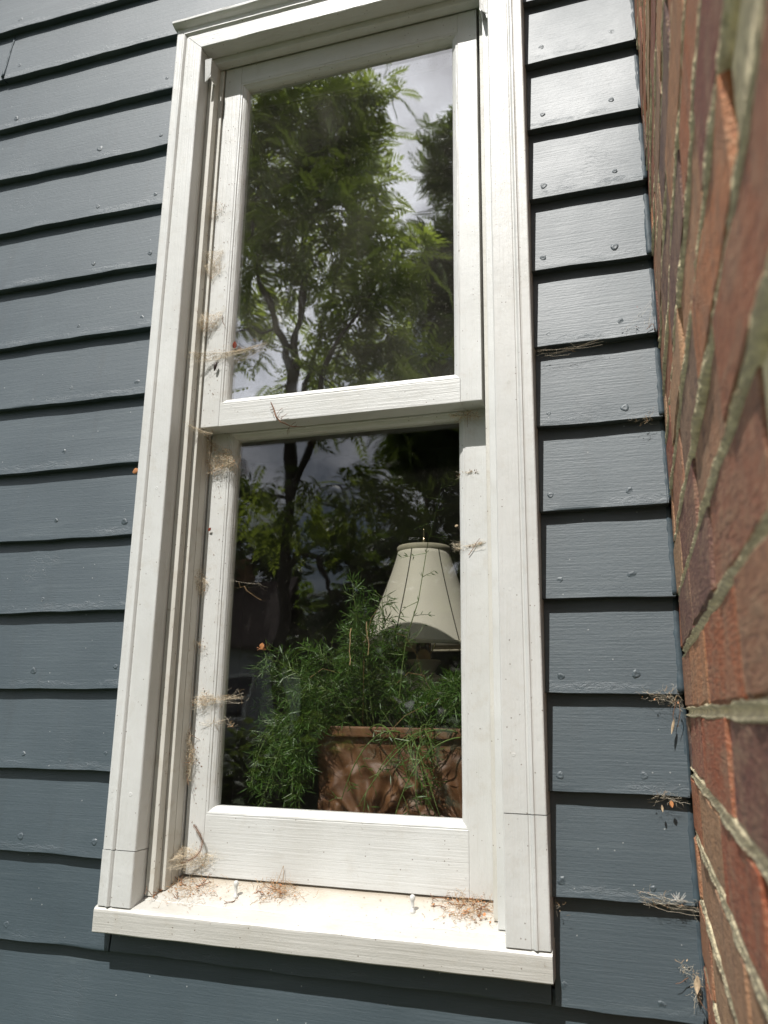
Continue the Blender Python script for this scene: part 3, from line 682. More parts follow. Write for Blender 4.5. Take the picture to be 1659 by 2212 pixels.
def lampb():
    c = (LXc, LAMPY); zb, zt = lz(.391), lz(.5455); rb, rt = .0985, .042
    prof = [(rt + (rb - rt) * ((1 - t) ** 1.18), zb + (zt - zb) * t) for t in [i / 14 for i in range(15)]]
    inner = [(r - .0012, z) for r, z in prof[::-1]]
    sh = lathe('shade', prof + inner + [prof[0]], c, SHD, lamp, 64, True, False)
    trim = simple('shade_trim', (.58, .53, .38), .7, .1, 60, 0)
    lathe('trim', [(rt + .0012, zt - .004), (rt + .0022, zt - .002), (rt + .0022, zt + .0035), (rt + .001, zt + .005), (rt - .002, zt + .004), (rt - .002, zt - .004)], c, trim, sh, 48, True, False)
    lathe('trim', [(rb + .0008, zb - .003), (rb + .0016, zb), (rb + .0008, zb + .003), (rb - .0016, zb + .003), (rb - .0016, zb - .003), (rb + .0008, zb - .003)], c, trim, sh, 48, True, False)
    seam = simple('shade_seam', (.035, .03, .02), .8, .2, 60, 0)
    for k in range(6):
        q = 2 * math.pi * (k + .30) / 6; v = []; f = []
        tube_geo(v, f, [(c[0] + (r + .0004) * math.cos(q), c[1] + (r + .0004) * math.sin(q), z) for r, z in prof], .0008, 5)
        part('seam', v, f, seam, sh)
    lathe('finial', [(.0012, zt + .001), (.0042, zt + .002), (.0042, zt + .004), (.0018, zt + .005), (.0036, zt + .011), (.0040, zt + .015), (.0026, zt + .020), (.0016, zt + .0215), (.0022, zt + .026), (.0010, zt + .036), (.0003, zt + .038)], c, BRASS, lamp, 16)
    v = []; f = []
    tube_geo(v, f, [(c[0] + .028 * math.sin(a), c[1], .364 + .089 * (1 - math.cos(a))) for a in [math.pi * i / 24 for i in range(25)]], .0012, 5)
    part('harp', [(p[0], p[1], p[2]) for p in v], f, BRASS, lamp)
    v = []; f = []
    for k in range(3):
        q = 2.1 * k; tube_geo(v, f, [(c[0], c[1], zt + .0015), (c[0] + (rt - .001) * math.cos(q), c[1] + (rt - .001) * math.sin(q), zt - .001)], .0009, 4)
    part('spider_ring', v, f, BRASS, lamp)
    lathe('socket', [(.012, lz(.368)), (.012, lz(.415)), (.0096, lz(.43)), (.004, lz(.432))], c, BRASS, lamp, 20)
    body = [(.052, TZ), (.055, TZ + .004), (.055, TZ + .010), (.040, TZ + .018), (.034, TZ + .03), (.045, TZ + .07), (.058, TZ + .13), (.0635, TZ + .18), (.060, TZ + .208), (.048, TZ + .231), (.032, lz(.343)), (.021, lz(.346)), (.018, lz(.350)),
            (.0215, lz(.357)), (.0276, lz(.364)), (.0281, lz(.3675)), (.0257, lz(.369)), (.0114, lz(.3695))]
    lathe('base', body, c, CER, lamp, 48)
lampb()

# ================================================================== TREES AND HOUSES REFLECTED IN THE GLASS
BARK = simple('bark', (0.045, 0.035, 0.027), 0.9, 0.4, 14, 0.8, 0.02)
def leaf_template(npair, llen, lw, rach):
    """compound leaf: leaflets along a drooping rachis; each leaflet a folded quad"""
    P = []; Q = []
    def leaflet(px, pz, ang, s):
        c, sn = math.cos(ang), math.sin(ang); b = len(P)
        for (a, w_) in ((0, 0), (.42, lw), (1, 0), (.42, -lw)):
            a *= llen * s; w_ *= s
            P.append((px + a * c - w_ * sn, a * sn + w_ * c, pz - .22 * a + abs(w_) * .25)); 
        Q.append((b, b + 1, b + 2, b + 3))
    for i in range(npair):
        t = (i + 1) / (npair + .5); x = rach * t; z = -.28 * rach * t * t; s = .75 + .5 * math.sin(math.pi * min(1, t * .9 + .1))
        for sg in (1, -1): leaflet(x, z, sg * (1.05 - .25 * t), s)
    leaflet(rach, -.28 * rach, 0, 1.0)
    return np.array(P), Q
def tree(name, label, stems, blobs, leaf, lmat, per=9, group=None, brad=.018, jitter=.25, seed=1, lscale=(.8, 1.25)):
    rr = random.Random(seed); r_ = np.random.default_rng(seed)
    root = empty(name, stems[0][0][:3], label, 'tree', group)
    v, f = [], []; nodes = []
    for st in stems:
        pts = []; rad = []
        for a, b in zip(st[:-1], st[1:]):
            for k in range(5):
                t = k / 5; p = Vector(a[:3]).lerp(Vector(b[:3]), t) + Vector((rr.gauss(0, .02), rr.gauss(0, .02), 0)); pts.append(p); rad.append(a[3] * (1 - t) + b[3] * t)
        pts.append(Vector(st[-1][:3])); rad.append(st[-1][3])
        tube_geo(v, f, pts, rad, 8); nodes += [(p, r) for p, r in zip(pts, rad) if p.z > GZ + min(1.6, .5 * (st[-1][2] - GZ))]
    bark_v, bark_f = v, f; lp, ld = [], []
    for (cx, cy, cz, rx, ry, rz, n) in blobs:
        for i in range(n):
            while True:
                q = Vector((rr.uniform(-1, 1), rr.uniform(-1, 1), rr.uniform(-1, 1)))
                if .15 < q.length < 1: break
            T = Vector((cx + q.x * rx, cy + q.y * ry, cz + q.z * rz))
            best = min(nodes, key=lambda nd: (nd[0] - T).length + (2.0 if nd[0].z > T.z + .3 else 0))
            A, ra = best; mid = A.lerp(T, .5) + Vector((rr.gauss(0, .12), rr.gauss(0, .12), rr.uniform(0, .25))) * min(1, (T - A).length)
            pts = [A * (1 - t) ** 2 + mid * 2 * t * (1 - t) + T * t * t for t in (0, .2, .4, .6, .8, 1)]
            r0 = min(ra * .6, brad * (0.4 + (T - A).length * .6)); rad = [r0 * (1 - .85 * t) + .003 for t in (0, .2, .4, .6, .8, 1)]
            tube_geo(bark_v, bark_f, pts, rad, 4)
            nodes += [(pts[2], rad[2]), (pts[4], rad[4])]
            dirb = (T - mid).normalized()
            for k in range(per):
                t = rr.uniform(.45, 1.02); p = A * (1 - t) ** 2 + mid * 2 * t * (1 - t) + T * t * t
                p = p + Vector((rr.gauss(0, jitter), rr.gauss(0, jitter), rr.gauss(0, jitter))) * .35
                d = (dirb * .5 + Vector((rr.gauss(0, .8), rr.gauss(0, .8), rr.gauss(-.15, .45)))).normalized()
                lp.append(p); ld.append(d)
    part('trunk', bark_v, bark_f, BARK, root, True, recalc=False)
    P, Q = leaf; n = len(lp); D = np.array([tuple(d) for d in ld]); O = np.array([tuple(p) for p in lp])
    up_ = np.array([0, 0, 1.0]) + r_.normal(0, .35, (n, 3)); S = np.cross(up_, D); S /= np.linalg.norm(S, axis=1)[:, None] + 1e-9; U_ = np.cross(D, S)
    sc_ = r_.uniform(*lscale, n)[:, None, None]
    V = O[:, None, :] + sc_ * (P[None, :, 0:1] * D[:, None, :] + P[None, :, 1:2] * S[:, None, :] + P[None, :, 2:3] * U_[:, None, :])
    V = V.reshape(-1, 3) - np.array(root.location); k = len(P); q = np.array(Q)
    F = (q[None] + (np.arange(n) * k)[:, None, None]).reshape(-1, 4)
    me = bpy.data.meshes.new('crown'); me.vertices.add(len(V)); me.vertices.foreach_set('co', V.astype(np.float32).ravel())
    me.loops.add(F.size); me.loops.foreach_set('vertex_index', F.astype(np.int32).ravel()); me.polygons.add(len(F))
    me.polygons.foreach_set('loop_start', np.arange(0, F.size, 4, dtype=np.int32)); me.polygons.foreach_set('loop_total', np.full(len(F), 4, dtype=np.int32))
    me.update(calc_edges=True); me.materials.append(lmat); link('crown', me, root)
    return root
def rp(az, sl, t):     # a point out in the garden, t metres in front of the wall along azimuth az, climbing with slope sl
    return (0.646 + az * t, 0.969 - t, 0.286 + sl * t)
LF_A = leaf_mat('walnut_leaves', (0.05, 0.080, 0.016), (0.33, 0.42, 0.05), tf=.55); LF_B = leaf_mat('dark_leaves', (0.035, 0.060, 0.018), (0.16, 0.22, 0.035), tf=.45)
LF_C = leaf_mat('maple_leaves', (0.040, 0.075, 0.016), (0.16, 0.24, 0.025))
T1 = leaf_template(6, .088, .016, .29); T2 = leaf_template(8, .060, .011, .26); T3 = leaf_template(3, .12, .035, .16)
def R(az, sl, t, r): return (*rp(az, sl, t), r)
tA = 8.0
base = rp(-.468, 0, tA)
stemsA = [[(base[0] + .05, base[1], GZ - .1, .10), R(-.466, .10, tA, .075), R(-.466, .34, tA, .062), R(-.463, .49, tA, .056), R(-.456, .62, tA, .042), R(-.450, .80, tA, .028), R(-.445, 1.02, tA, .012)],
          [R(-.463, .46, tA, .048), R(-.50, .56, tA - .2, .036), R(-.535, .68, tA - .3, .025), R(-.545, .85, tA - .3, .015)],
          [R(-.466, .38, tA, .042), R(-.435, .47, tA + .2, .034), R(-.40, .60, tA + .4, .025), R(-.36, .78, tA + .4, .015)],
          [R(-.465, .30, tA, .05), R(-.425, .40, tA - .3, .04), R(-.395, .50, tA - .4, .03), R(-.34, .60, tA - .4, .012)],
          [R(-.466, .18, tA, .045), R(-.44, .215, tA, .04), R(-.415, .20, tA - .1, .032), R(-.40, .14, tA - .2, .015)]]
bA = []
def blob(az, sl, t, rx, rz, n, ry=None): p = rp(az, sl, t); bA.append((*p, rx, ry or rx, rz, n))
blob(-.455, .94, tA, 1.05, .85, 54); blob(-.53, .84, tA - .2, .8, .8, 36); blob(-.385, .84, tA, .42, .62, 26); blob(-.40, .68, tA + .2, .95, .60, 44); blob(-.53, .64, tA, .65, .4, 14)
blob(-.325, .62, tA - .2, .5, .6, 20); blob(-.37, .50, tA + .2, .75, .38, 22); blob(-.58, .52, tA, .5, .4, 5); blob(-.45, .44, tA, .9, .3, 7); blob(-.32, .42, tA, .5, .32, 10)
blob(-.50, .27, tA, .8, .3, 9); blob(-.35, .26, tA + .4, .7, .5, 14); blob(-.60, .78, tA, .6, .7, 18)
tree('walnut_tree', 'tall tree with feathery compound leaves filling most of the upper reflection', stemsA, bA, T1, LF_A, per=11, seed=3, jitter=.45)
bA = []; tB = 10.5
blob(-.215, .78, tB, .42, .75, 46); blob(-.20, .60, tB, .95, .8, 90); blob(-.205, .42, tB, 1.15, .8, 80); blob(-.255, .55, tB - .2, .45, .6, 26); blob(-.26, .36, tB, .7, .4, 34); blob(-.19, .20, tB, 1.2, .8, 60)
stemsB = [[(*rp(-.195, 0, tB)[:2], GZ - .1, .16), R(-.197, .3, tB, .11), R(-.20, .6, tB, .06), R(-.205, .86, tB, .02)]]
tree('dark_locust_tree', 'darker narrow tree beside the bright sky gap at the right of the upper reflection', stemsB, bA, T2, LF_B, per=12, seed=5, lscale=(.9, 1.5))
bA = []; tC = 14.5
blob(-.30, .20, tC, 1.7, 1.2, 70); blob(-.20, .10, tC, 1.6, 1.3, 80); blob(-.38, .10, tC, 1.1, .9, 36); blob(-.26, .34, tC, 1.0, .7, 50); blob(-.16, .26, tC, 1.4, 1.2, 80)
stemsC = [[(*rp(-.26, 0, tC)[:2], GZ - .1, .2), R(-.26, .08, tC, .15), R(-.262, .2, tC, .09), R(-.265, .36, tC, .03)], [R(-.26, .04, tC, .1), R(-.22, .12, tC, .07), R(-.18, .25, tC, .03)]]
tree('broad_maple_tree', 'broad shady tree reflected behind the lampshade in the lower pane', stemsC, bA, T3, LF_C, per=11, seed=9, lscale=(1.0, 1.7))
bA = []; tD = 22
blob(-.54, .18, tD, 2.4, 2.0, 90); blob(-.62, .30, tD, 2.2, 2.0, 70); blob(-.47, .09, tD, 1.2, .9, 20)
stemsD = [[(*rp(-.56, 0, tD)[:2], GZ - .1, .25), R(-.56, .1, tD, .18), R(-.565, .3, tD, .05)]]
tree('background_tree', 'distant tree reflected above the pale house at the left of the lower pane', stemsD, bA, T3, LF_C, per=10, seed=12, lscale=(1.5, 2.4))

def woodland():
    v, f = [], []; rr = random.Random(77)
    P, Q = T3
    for i in range(5200):
        x = rr.uniform(-75, 40); y = -52 + rr.gauss(0, 3); top = 8.0 + 2.5 * math.sin(x * .35) + 1.6 * math.sin(x * .83 + 1)
        z = GZ + top * (rr.random() ** .8); s_ = rr.uniform(5, 9); q = rr.random() * 6.28; c_, n_ = math.cos(q), math.sin(q); b = len(v); tl = rr.uniform(-.9, .9)
        for (a, w_, h_) in P:
            X, Y_, Z_ = a * s_, w_ * s_, h_ * s_ + a * s_ * tl
            v.append((x + X * c_ - Y_ * n_, y + X * n_ + Y_ * c_, max(GZ, z + Z_)))
        f += [tuple(b + k for k in t_) for t_ in Q]
    for i in range(60):
        x = -75 + i * 1.95 + rr.gauss(0, .4); tube_geo(v, f, [(x, -52 + rr.gauss(0, 2), GZ), (x + rr.gauss(0, .3), -52, GZ + 6)], [.3, .1], 5)
    o = part('distant_woodland', v, f, LF_B, None, recalc=False); tag(o, 'far belt of trees closing off the garden on the horizon', 'woodland', kind='stuff')
woodland()
# pale neighbouring house seen in the lower pane
SID = None
def siding():
    m, t, b = mat('pale_siding'); g = gcoords(t); wv = t.nodes.new('ShaderNodeTexWave'); wv.wave_type = 'BANDS'; wv.bands_direction = 'Z'; wv.wave_profile = 'SAW'
    wv.inputs['Scale'].default_value = 1.0; wv.inputs['Distortion'].default_value = 0; L(t, gcoords(t, (1, 1, 2.4)), wv.inputs['Vector'])
    L(t, ramp(t, noise(t, g, .8, 3), [(.3, (.36, .37, .39)), (.7, (.44, .45, .47))]), b.inputs['Base Color']); b.inputs['Roughness'].default_value = .6
    L(t, bump(t, wv.outputs['Fac'], .9, .03), b.inputs['Normal']); return m
SID = siding(); ROOF = simple('brown_shingles', (.075, .052, .047), .85, .3, 6, .6, .02); PANE = simple('dark_window_glass', (.02, .024, .03), .05, .1, 3, 0)
TRIM = simple('house_trim', (.7, .7, .68), .5, .05, 5, 0)
def house():
    x0, x1, y0, y1, zt = -13.4, -8.9, -21.2, -18.6, 1.75
    h = empty('neighbour_house', ((x0 + x1) / 2, (y0 + y1) / 2, GZ), 'pale sided neighbouring house with brown roof, reflected low in the lower pane', 'building')
    wl = box('wall', x0, x1, y0, y1, GZ, zt, SID, h, 0)
    ov = .35; ym = (y0 + y1) / 2; zr = zt + 1.9
    rf = part('roof', [(x0 - ov, y1 + ov, zt - .02), (x1 + ov, y1 + ov, zt - .02), (x1 + ov, ym, zr), (x0 - ov, ym, zr), (x0 - ov, y0 - ov, zt - .02), (x1 + ov, y0 - ov, zt - .02),
                       (x0 - ov, y1 + ov, zt + .1), (x1 + ov, y1 + ov, zt + .1), (x1 + ov, ym, zr + .12), (x0 - ov, ym, zr + .12), (x0 - ov, y0 - ov, zt + .1), (x1 + ov, y0 - ov, zt + .1)],
         [(0, 3, 2, 1), (3, 4, 5, 2), (6, 7, 8, 9), (9, 8, 11, 10), (0, 1, 7, 6), (4, 10, 11, 5), (1, 2, 8, 7), (2, 5, 11, 8), (0, 6, 9, 3), (3, 9, 10, 4)], ROOF, h)
    box('chimney', -11.0, -10.3, -20.6, -20.0, zr - .6, zr + .9, BRICK, rf, .02)
    for (a, b) in ((-12.9, -12.0), (-10.2, -9.3)):
        wf = box('window', a, b, y1 + .002, y1 + .06, -.1, 1.05, TRIM, h, .01); box('pane', a + .08, b - .08, y1 + .062, y1 + .075, -.02, .44, PANE, wf, 0); box('pane', a + .08, b - .08, y1 + .062, y1 + .075, .50, .97, PANE, wf, 0)
    d = box('door', -11.5, -10.7, y1 + .002, y1 + .06, GZ + .05, .75, ROOF, h, .01)
house()
# clipped hedge and shrubs between the gardens
def shrub(p, r, hgt, seed, label, group):
    bA.clear(); bA.append((p[0], p[1], GZ + hgt * .55, r, r, hgt * .5, 36))
    tree('garden_shrub', label, [[(p[0], p[1], GZ - .05, .05), (p[0], p[1], GZ + hgt * .3, .04), (p[0] + .1, p[1], GZ + hgt * .6, .02)]], list(bA), T3, LF_B, per=12, seed=seed, lscale=(.7, 1.2), brad=.02, group=group)
for i, (az, t, r, hh, lb) in enumerate(((-.50, 16.5, .9, 1.2, 'low shrub in front of the pale neighbouring house'), (-.40, 15.5, .8, 1.5, 'rounded shrub left of the broad shady tree'),
                                        (-.12, 15, 1.2, 2.3, 'tall dark shrub right of the broad shady tree'), (-.33, 11.5, 1.0, 1.7, 'dark shrub in front of the broad shady tree, left of its trunk'), (-.21, 11.0, 1.1, 1.8, 'dark shrub in front of the broad shady tree, right of its trunk'), (-.43, 10.8, .8, 1.1, 'small dark shrub beside the tall feathery tree trunk'), (-.53, 10.5, .9, 1.0, 'low dark shrub at the far left behind the feathery tree'), (-.62, 17, 1.1, 1.6, 'leafy shrub left of the pale house'))):
    shrub(rp(az, 0, t), r, hh, 30 + i, lb, None)

# ================================================================== COBWEBS AND DRY DEBRIS
def strands(name, lst, m, parent, sides=3):
    v, f = [], []
    for pts, r in lst: tube_geo(v, f, pts, r, sides)
    return part(name, v, f, m, parent, recalc=False)
def sag(a, b, s, n=6, j=.0):
    a, b = Vector(a), Vector(b); out_ = []
    for i in range(n + 1):
        t = i / n; p = a.lerp(b, t); p.z -= s * 4 * t * (1 - t)
        if j and 0 < i < n: p += Vector((random.gauss(0, j), random.gauss(0, j * .4), random.gauss(0, j)))
        out_.append(p)
    return out_
def curl(p, ln, step, d0, bend=.5, clampf=None):
    p = Vector(p); d = Vector(d0).normalized(); out_ = [p.copy()]
    for i in range(max(3, int(ln / step))):
        d = (d + Vector((random.gauss(0, bend), random.gauss(0, bend * .5), random.gauss(0, bend)))).normalized(); p = p + d * step
        if clampf: p = clampf(p)
        out_.append(p.copy())
    return out_
def flake_geo(v, f, p, d, ln, wd, curlv=.3, up=(0, 0, 1)):
    """small curled, solid dry leaf"""
    d = Vector(d).normalized(); s = d.cross(Vector(up)); s = s.normalized() if s.length > 1e-5 else d.orthogonal().normalized(); n = s.cross(d); b = len(v); p = Vector(p)
    st = ((0, .12), (.25, .8), (.5, 1), (.75, .7), (1, .06))
    for th in (0.0, ln * .035):
        for (t, w_) in st:
            for u in (-1, 0, 1):
                v.append(tuple(p + d * (ln * t) + s * (u * w_ * wd / 2) + n * (curlv * ln * (t * t - t * .4) + curlv * wd * .5 * u * u * w_ + th)))
    k = 15
    for i in range(4):
        for u in range(2):
            a = b + i * 3 + u; f.append((a, a + 1, a + 4, a + 3)); f.append((a + k, a + k + 3, a + k + 4, a + k + 1))
        a = b + i * 3; f.append((a, a + 3, a + 3 + k, a + k)); a += 2; f.append((a, a + k, a + 3 + k, a + 3))
def web(label, anchors, n, mess=0, spread=.004, thick=.00008, cat='cobweb', flecks=0, twigs=(), tanfibre=0, clampf=None, flmat=None, center=None, sheet=False):
    """cobweb slung between anchor points: silk strands, a fuzzy tangle, caught flecks and bits"""
    A = [Vector(a) for a in anchors]; c = sum(A, Vector()) / len(A) if center is None else Vector(center)
    root = empty('cobweb', tuple(c), label, cat); S = []
    cl = clampf or (lambda p: p)
    for i in range(n):
        a, b = random.sample(A, 2); g = lambda: Vector((random.gauss(0, spread), random.gauss(0, spread * .35), random.gauss(0, spread)))
        S.append(([cl(p) for p in sag(cl(a + g()), cl(b + g()), random.uniform(0, .003), 6, spread * .12)], thick * random.uniform(.6, 1.3)))
    for i in range(mess):
        a, b = random.sample(A, 2); p = a.lerp(b, random.random()) + Vector((random.gauss(0, spread), random.gauss(0, spread * .5), random.gauss(0, spread)))
        S.append((curl(cl(p), random.uniform(.006, .018), .0018, (random.gauss(0, 1), random.gauss(0, .3), random.gauss(0, 1)), .6, cl), thick * 1.1))
    strands('silk', S, SILK, root)['kind'] = 'stuff'
    if sheet:
        v, f = [], []
        for lay in range(2):
            ctr = c + Vector((random.gauss(0, .002), -.002 * lay, random.gauss(0, .002))); order = sorted(A, key=lambda p: math.atan2(p.z - c.z, p.x - c.x)); n_ = len(order); b0 = len(v)
            ring = []
            for i in range(n_):
                for k in range(4): ring.append(order[i].lerp(order[(i + 1) % n_], k / 4) + Vector((random.gauss(0, .0012), -.0006 - .001 * lay, random.gauss(0, .0012))))
            for q in (1.0, .66, .33):
                for p in ring: v.append(tuple(cl(ctr.lerp(p, q) + Vector((random.gauss(0, .0006), random.gauss(0, .0006), random.gauss(0, .0006))))))
            v.append(tuple(cl(ctr.copy()))); m_ = len(ring)
            for r_ in range(2):
                for i in range(m_): f.append((b0 + r_ * m_ + i, b0 + r_ * m_ + (i + 1) % m_, b0 + (r_ + 1) * m_ + (i + 1) % m_, b0 + (r_ + 1) * m_ + i))
            for i in range(m_): f.append((b0 + 2 * m_ + i, b0 + 2 * m_ + (i + 1) % m_, b0 + 3 * m_))
        part('web_sheet', v, f, SHEET, root, True, recalc=False)['kind'] = 'stuff'
    if tanfibre:
        S = []
        for i in range(tanfibre):
            a, b = random.sample(A, 2); p = a.lerp(b, random.random()) + Vector((random.gauss(0, spread), random.gauss(0, spread * .4), random.gauss(0, spread)))
            S.append((curl(cl(p), random.uniform(.005, .016), .0016, (random.gauss(0, 1), random.gauss(0, .3), random.gauss(0, 1)), .5, cl), random.uniform(.00008, .00019)))
        strands('dry_fibres', S, DUST, root)['kind'] = 'stuff'
    if flecks:
        v, f = [], []
        for i in range(flecks):
            a, b = random.sample(A, 2); p = cl(a.lerp(b, random.random()) + Vector((random.gauss(0, spread), random.gauss(0, spread * .3), random.gauss(0, spread))))
            flake_geo(v, f, p, (random.gauss(0, 1), random.gauss(0, .3), random.gauss(0, 1)), random.uniform(.001, .0032), random.uniform(.0006, .0018))
        part('caught_flecks', v, f, flmat or FLAKE, root, recalc=False)['kind'] = 'stuff'
    for tw in twigs: strands('caught_twig', [(tw, [.00042 * (1 - .5 * i / len(tw)) for i in range(len(tw))])], TWIG, root, 4)
    return root
def web_s(*a, **k): return web(*a, sheet=True, **k)
def cy(ymax): 
    def k(p): p.y = min(p.y, ymax); return p
    return k
FU, FLO = .0202, .0522
web_s('dusty tan cobweb over the left stile of the upper sash, with a dry curl', [(.0745, .006, .808), (.0805, .018, .800), (.0985, .0195, .812), (.1060, .0195, .829), (.078, .012, .828)], 34, 40, .004, flecks=16, tanfibre=24, clampf=cy(FU),
    twigs=[curl((.106, .0195, .8265), .02, .002, (-.5, 0, -1), .3, cy(FU)), curl((.0735, .004, .83), .012, .0015, (.4, 0, -.6), .4, cy(FU))])
web_s('thick pale cobweb reaching from the left jamb across the upper glass', [(.066, .0, .765), (.0735, .006, .758), (.083, .015, .757), (.1, .0195, .757), (.108, .0195, .766), (.122, .028, .768), (.1467, .0305, .772), (.171, .0315, .778)], 44, 46, .0055, flecks=8, tanfibre=14, clampf=cy(FU + .011),)
web_s('brown matted cobweb across the top left of the lower sash', [(.078, .044, .650), (.083, .046, .616), (.092, .047, .603), (.112, .046, .608), (.125, .046, .613), (.118, .045, .632)], 46, 120, .0042, flecks=46, tanfibre=150, clampf=cy(FLO),
    twigs=[curl((.082, .040, .652), .025, .002, (1, 0, -.5), .25, cy(FLO)), curl((.11, .044, .628), .03, .002, (-1, 0, -.6), .25, cy(FLO))])
web_s('wispy cobweb caught under the left end of the meeting rail', [(.070, .004, .660), (.082, .018, .652), (.10, .025, .650), (.088, .035, .656)], 26, 8, .002, tanfibre=8, clampf=cy(FLO))
web_s('dark dry cobweb tucked under the right end of the meeting rail', [(.430, .045, .652), (.446, .046, .650), (.463, .047, .652), (.468, .046, .645)], 20, 40, .0022, flecks=16, tanfibre=40, clampf=cy(FLO), twigs=[[(.4515, .0515, .655), (.4515, .0512, .646), (.4512, .0512, .636)]])
web('small web with rust flecks high on the right stile of the lower sash', [(.436, .062, .574), (.447, .0522, .577), (.456, .0520, .578), (.466, .0520, .576)], 14, 4, .0012, flecks=18, clampf=cy(FLO + .009), flmat=TWIG)
web_s('pale web strung between the right stile and the glass beside the lampshade', [(.4305, .0635, .487), (.436, .0625, .480), (.447, .0522, .481), (.458, .052, .482), (.470, .0518, .486)], 44, 6, .0028, flecks=8, clampf=cy(FLO + .011), twigs=[[(.451, .0515, .470), (.456, .0512, .477), (.462, .0512, .4865), (.4655, .0512, .4905)]])
web_s('ball of tan web on the lower left stile with a wisp onto the glass', [(.083, .045, .289), (.092, .049, .297), (.103, .0505, .300), (.110, .0505, .293), (.100, .050, .286), (.152, .0635, .2965)], 26, 70, .0048, flecks=6, tanfibre=40, clampf=cy(FLO + .010))
web('twisted thread of web running onto the glass low at the left', [(.0965, .049, .262), (.1143, .050, .2664), (.127, .060, .2672), (.139, .0632, .262)], 12, 8, .0022, tanfibre=12, clampf=cy(FLO + .010))
web_s('dry seed husks and web hanging in the groove left of the lower sash', [(.0835, .044, .255), (.086, .046, .236), (.091, .047, .219), (.085, .046, .205), (.0845, .046, .188)], 30, 40, .0026, flecks=22, tanfibre=40, clampf=cy(FLO), flmat=GREYBIT,
    twigs=[curl((.084, .043, .252), .018, .002, (.3, 0, -1), .25, cy(FLO)), curl((.088, .045, .225), .02, .002, (.5, 0, -.6), .3, cy(FLO)), curl((.084, .045, .205), .02, .002, (.1, 0, -1), .3, cy(FLO))])
def conifer():
    pts = [(.0975, .0475, .1405), (.1035, .046, .136), (.110, .0445, .130), (.1135, .044, .122), (.112, .044, .112), (.106, .044, .1045), (.097, .043, .0995), (.088, .041, .0955)]
    S = [(pts, .00055)]
    for a, b in zip(pts[:-1], pts[1:]):
        for k in range(6):
            p = Vector(a).lerp(Vector(b), k / 6); d = (Vector(b) - Vector(a)).normalized()
            for sg in (1, -1): S.append(([p, p + d * .002 + Vector((sg * d.z, -.2, -sg * d.x)) * .0024], .00024))
    r = empty('dry_sprig', (.1, .044, .096), 'dry brown needled sprig caught in the cobweb above the left sill corner', 'twig'); strands('needled_stem', S, TWIG, r, 3)
conifer()
def sillz(y): return .0602 + .336 * y
def csill(p): p.z = max(p.z, sillz(p.y) + .0003); p.y = min(p.y, FLO - .0005) if p.z > .081 else min(p.y, .056); p.x = max(.0735, min(.4845, p.x)); return p
web_s('thin cobweb sheet in the lower left corner above the sill', [(.0745, .02, .098), (.084, .046, .114), (.1, .0510, .110), (.128, .0515, .104), (.118, .0515, .092), (.09, .044, .090)], 46, 70, .005, thick=.0001, flecks=10, clampf=csill)
def debris(label, cx, yc, w_, d_, fib, bits, tw, seeds=0, tall=.0, rust=0):
    r = empty('debris_pile', (cx, yc, sillz(yc)), label, 'debris'); S = []
    def P():
        x = cx + random.gauss(0, w_ * .42); y = min(.0525, yc + random.gauss(0, d_ * .42)); return csill(Vector((x, y, sillz(y) + abs(random.gauss(0, .0016 + tall)))))
    for i in range(fib): S.append((curl(P(), random.uniform(.006, .02), .002, (random.gauss(0, 1), random.gauss(0, .6), random.gauss(.05, .3)), .45, csill), random.uniform(.00009, .00022)))
    strands('fibres', S, DUST, r)['kind'] = 'stuff'
    v, f = [], []
    for i in range(bits): flake_geo(v, f, P() + Vector((0, 0, .0004)), (random.gauss(0, 1), random.gauss(0, 1), random.gauss(0, .25)), random.uniform(.001, .0036), random.uniform(.0008, .0024))
    if bits: part('flecks', v, f, FLAKE, r, recalc=False)['kind'] = 'stuff'
    for i in range(tw):
        p = P(); S2 = [(curl(p, random.uniform(.014, .03), .0025, (random.gauss(0, 1), random.gauss(0, .5), random.gauss(0, .1)), .35, csill), [.0005] * 30)]
        q = S2[0][0]; S2 = [(q, [.00055 * (1 - .5 * i_ / len(q)) for i_ in range(len(q))])]
        for k in range(3):
            a = q[random.randrange(len(q))]; S2.append((curl(a, random.uniform(.004, .009), .0018, (random.gauss(0, 1), random.gauss(0, .6), random.gauss(.1, .3)), .3, csill), .0003))
        strands('twig', S2, TWIG, r, 4)
    for i in range(seeds):
        v, f = [], []; p = P(); flake_geo(v, f, p + Vector((0, 0, .001)), (random.gauss(0, 1), random.gauss(0, 1), .3), random.uniform(.004, .0065), random.uniform(.003, .0045), .35); part('leaf_scrap', v, f, FLAKE, r, recalc=False)
    return r
debris('brown dry fibres and leaf scraps in the left corner of the sill', .108, .026, .055, .034, 150, 70, 6, 5)
debris('tuft of dry fibres and twigs against the sash in the middle of the sill', .222, .036, .040, .022, 190, 60, 5, 3, .0022)
debris('rusty heap of dry roots and scraps in the right corner of the sill', .450, .036, .042, .032, 210, 110, 7, 6, .0016)
# two thin hairs standing up against the bottom rail over the middle tuft
r = empty('dry_stalk', (.2205, .046, sillz(.046)), 'thin upright dry stalks over the middle tuft on the sill', 'twig')
strands('stalk', [([(.213, .047, .0770), (.2175, .0490, .088), (.2215, .0500, .1005)], .0003), ([(.2235, .047, .0770), (.2225, .0495, .088), (.2215, .0505, .1000)], .0003)], DUST, r, 3)
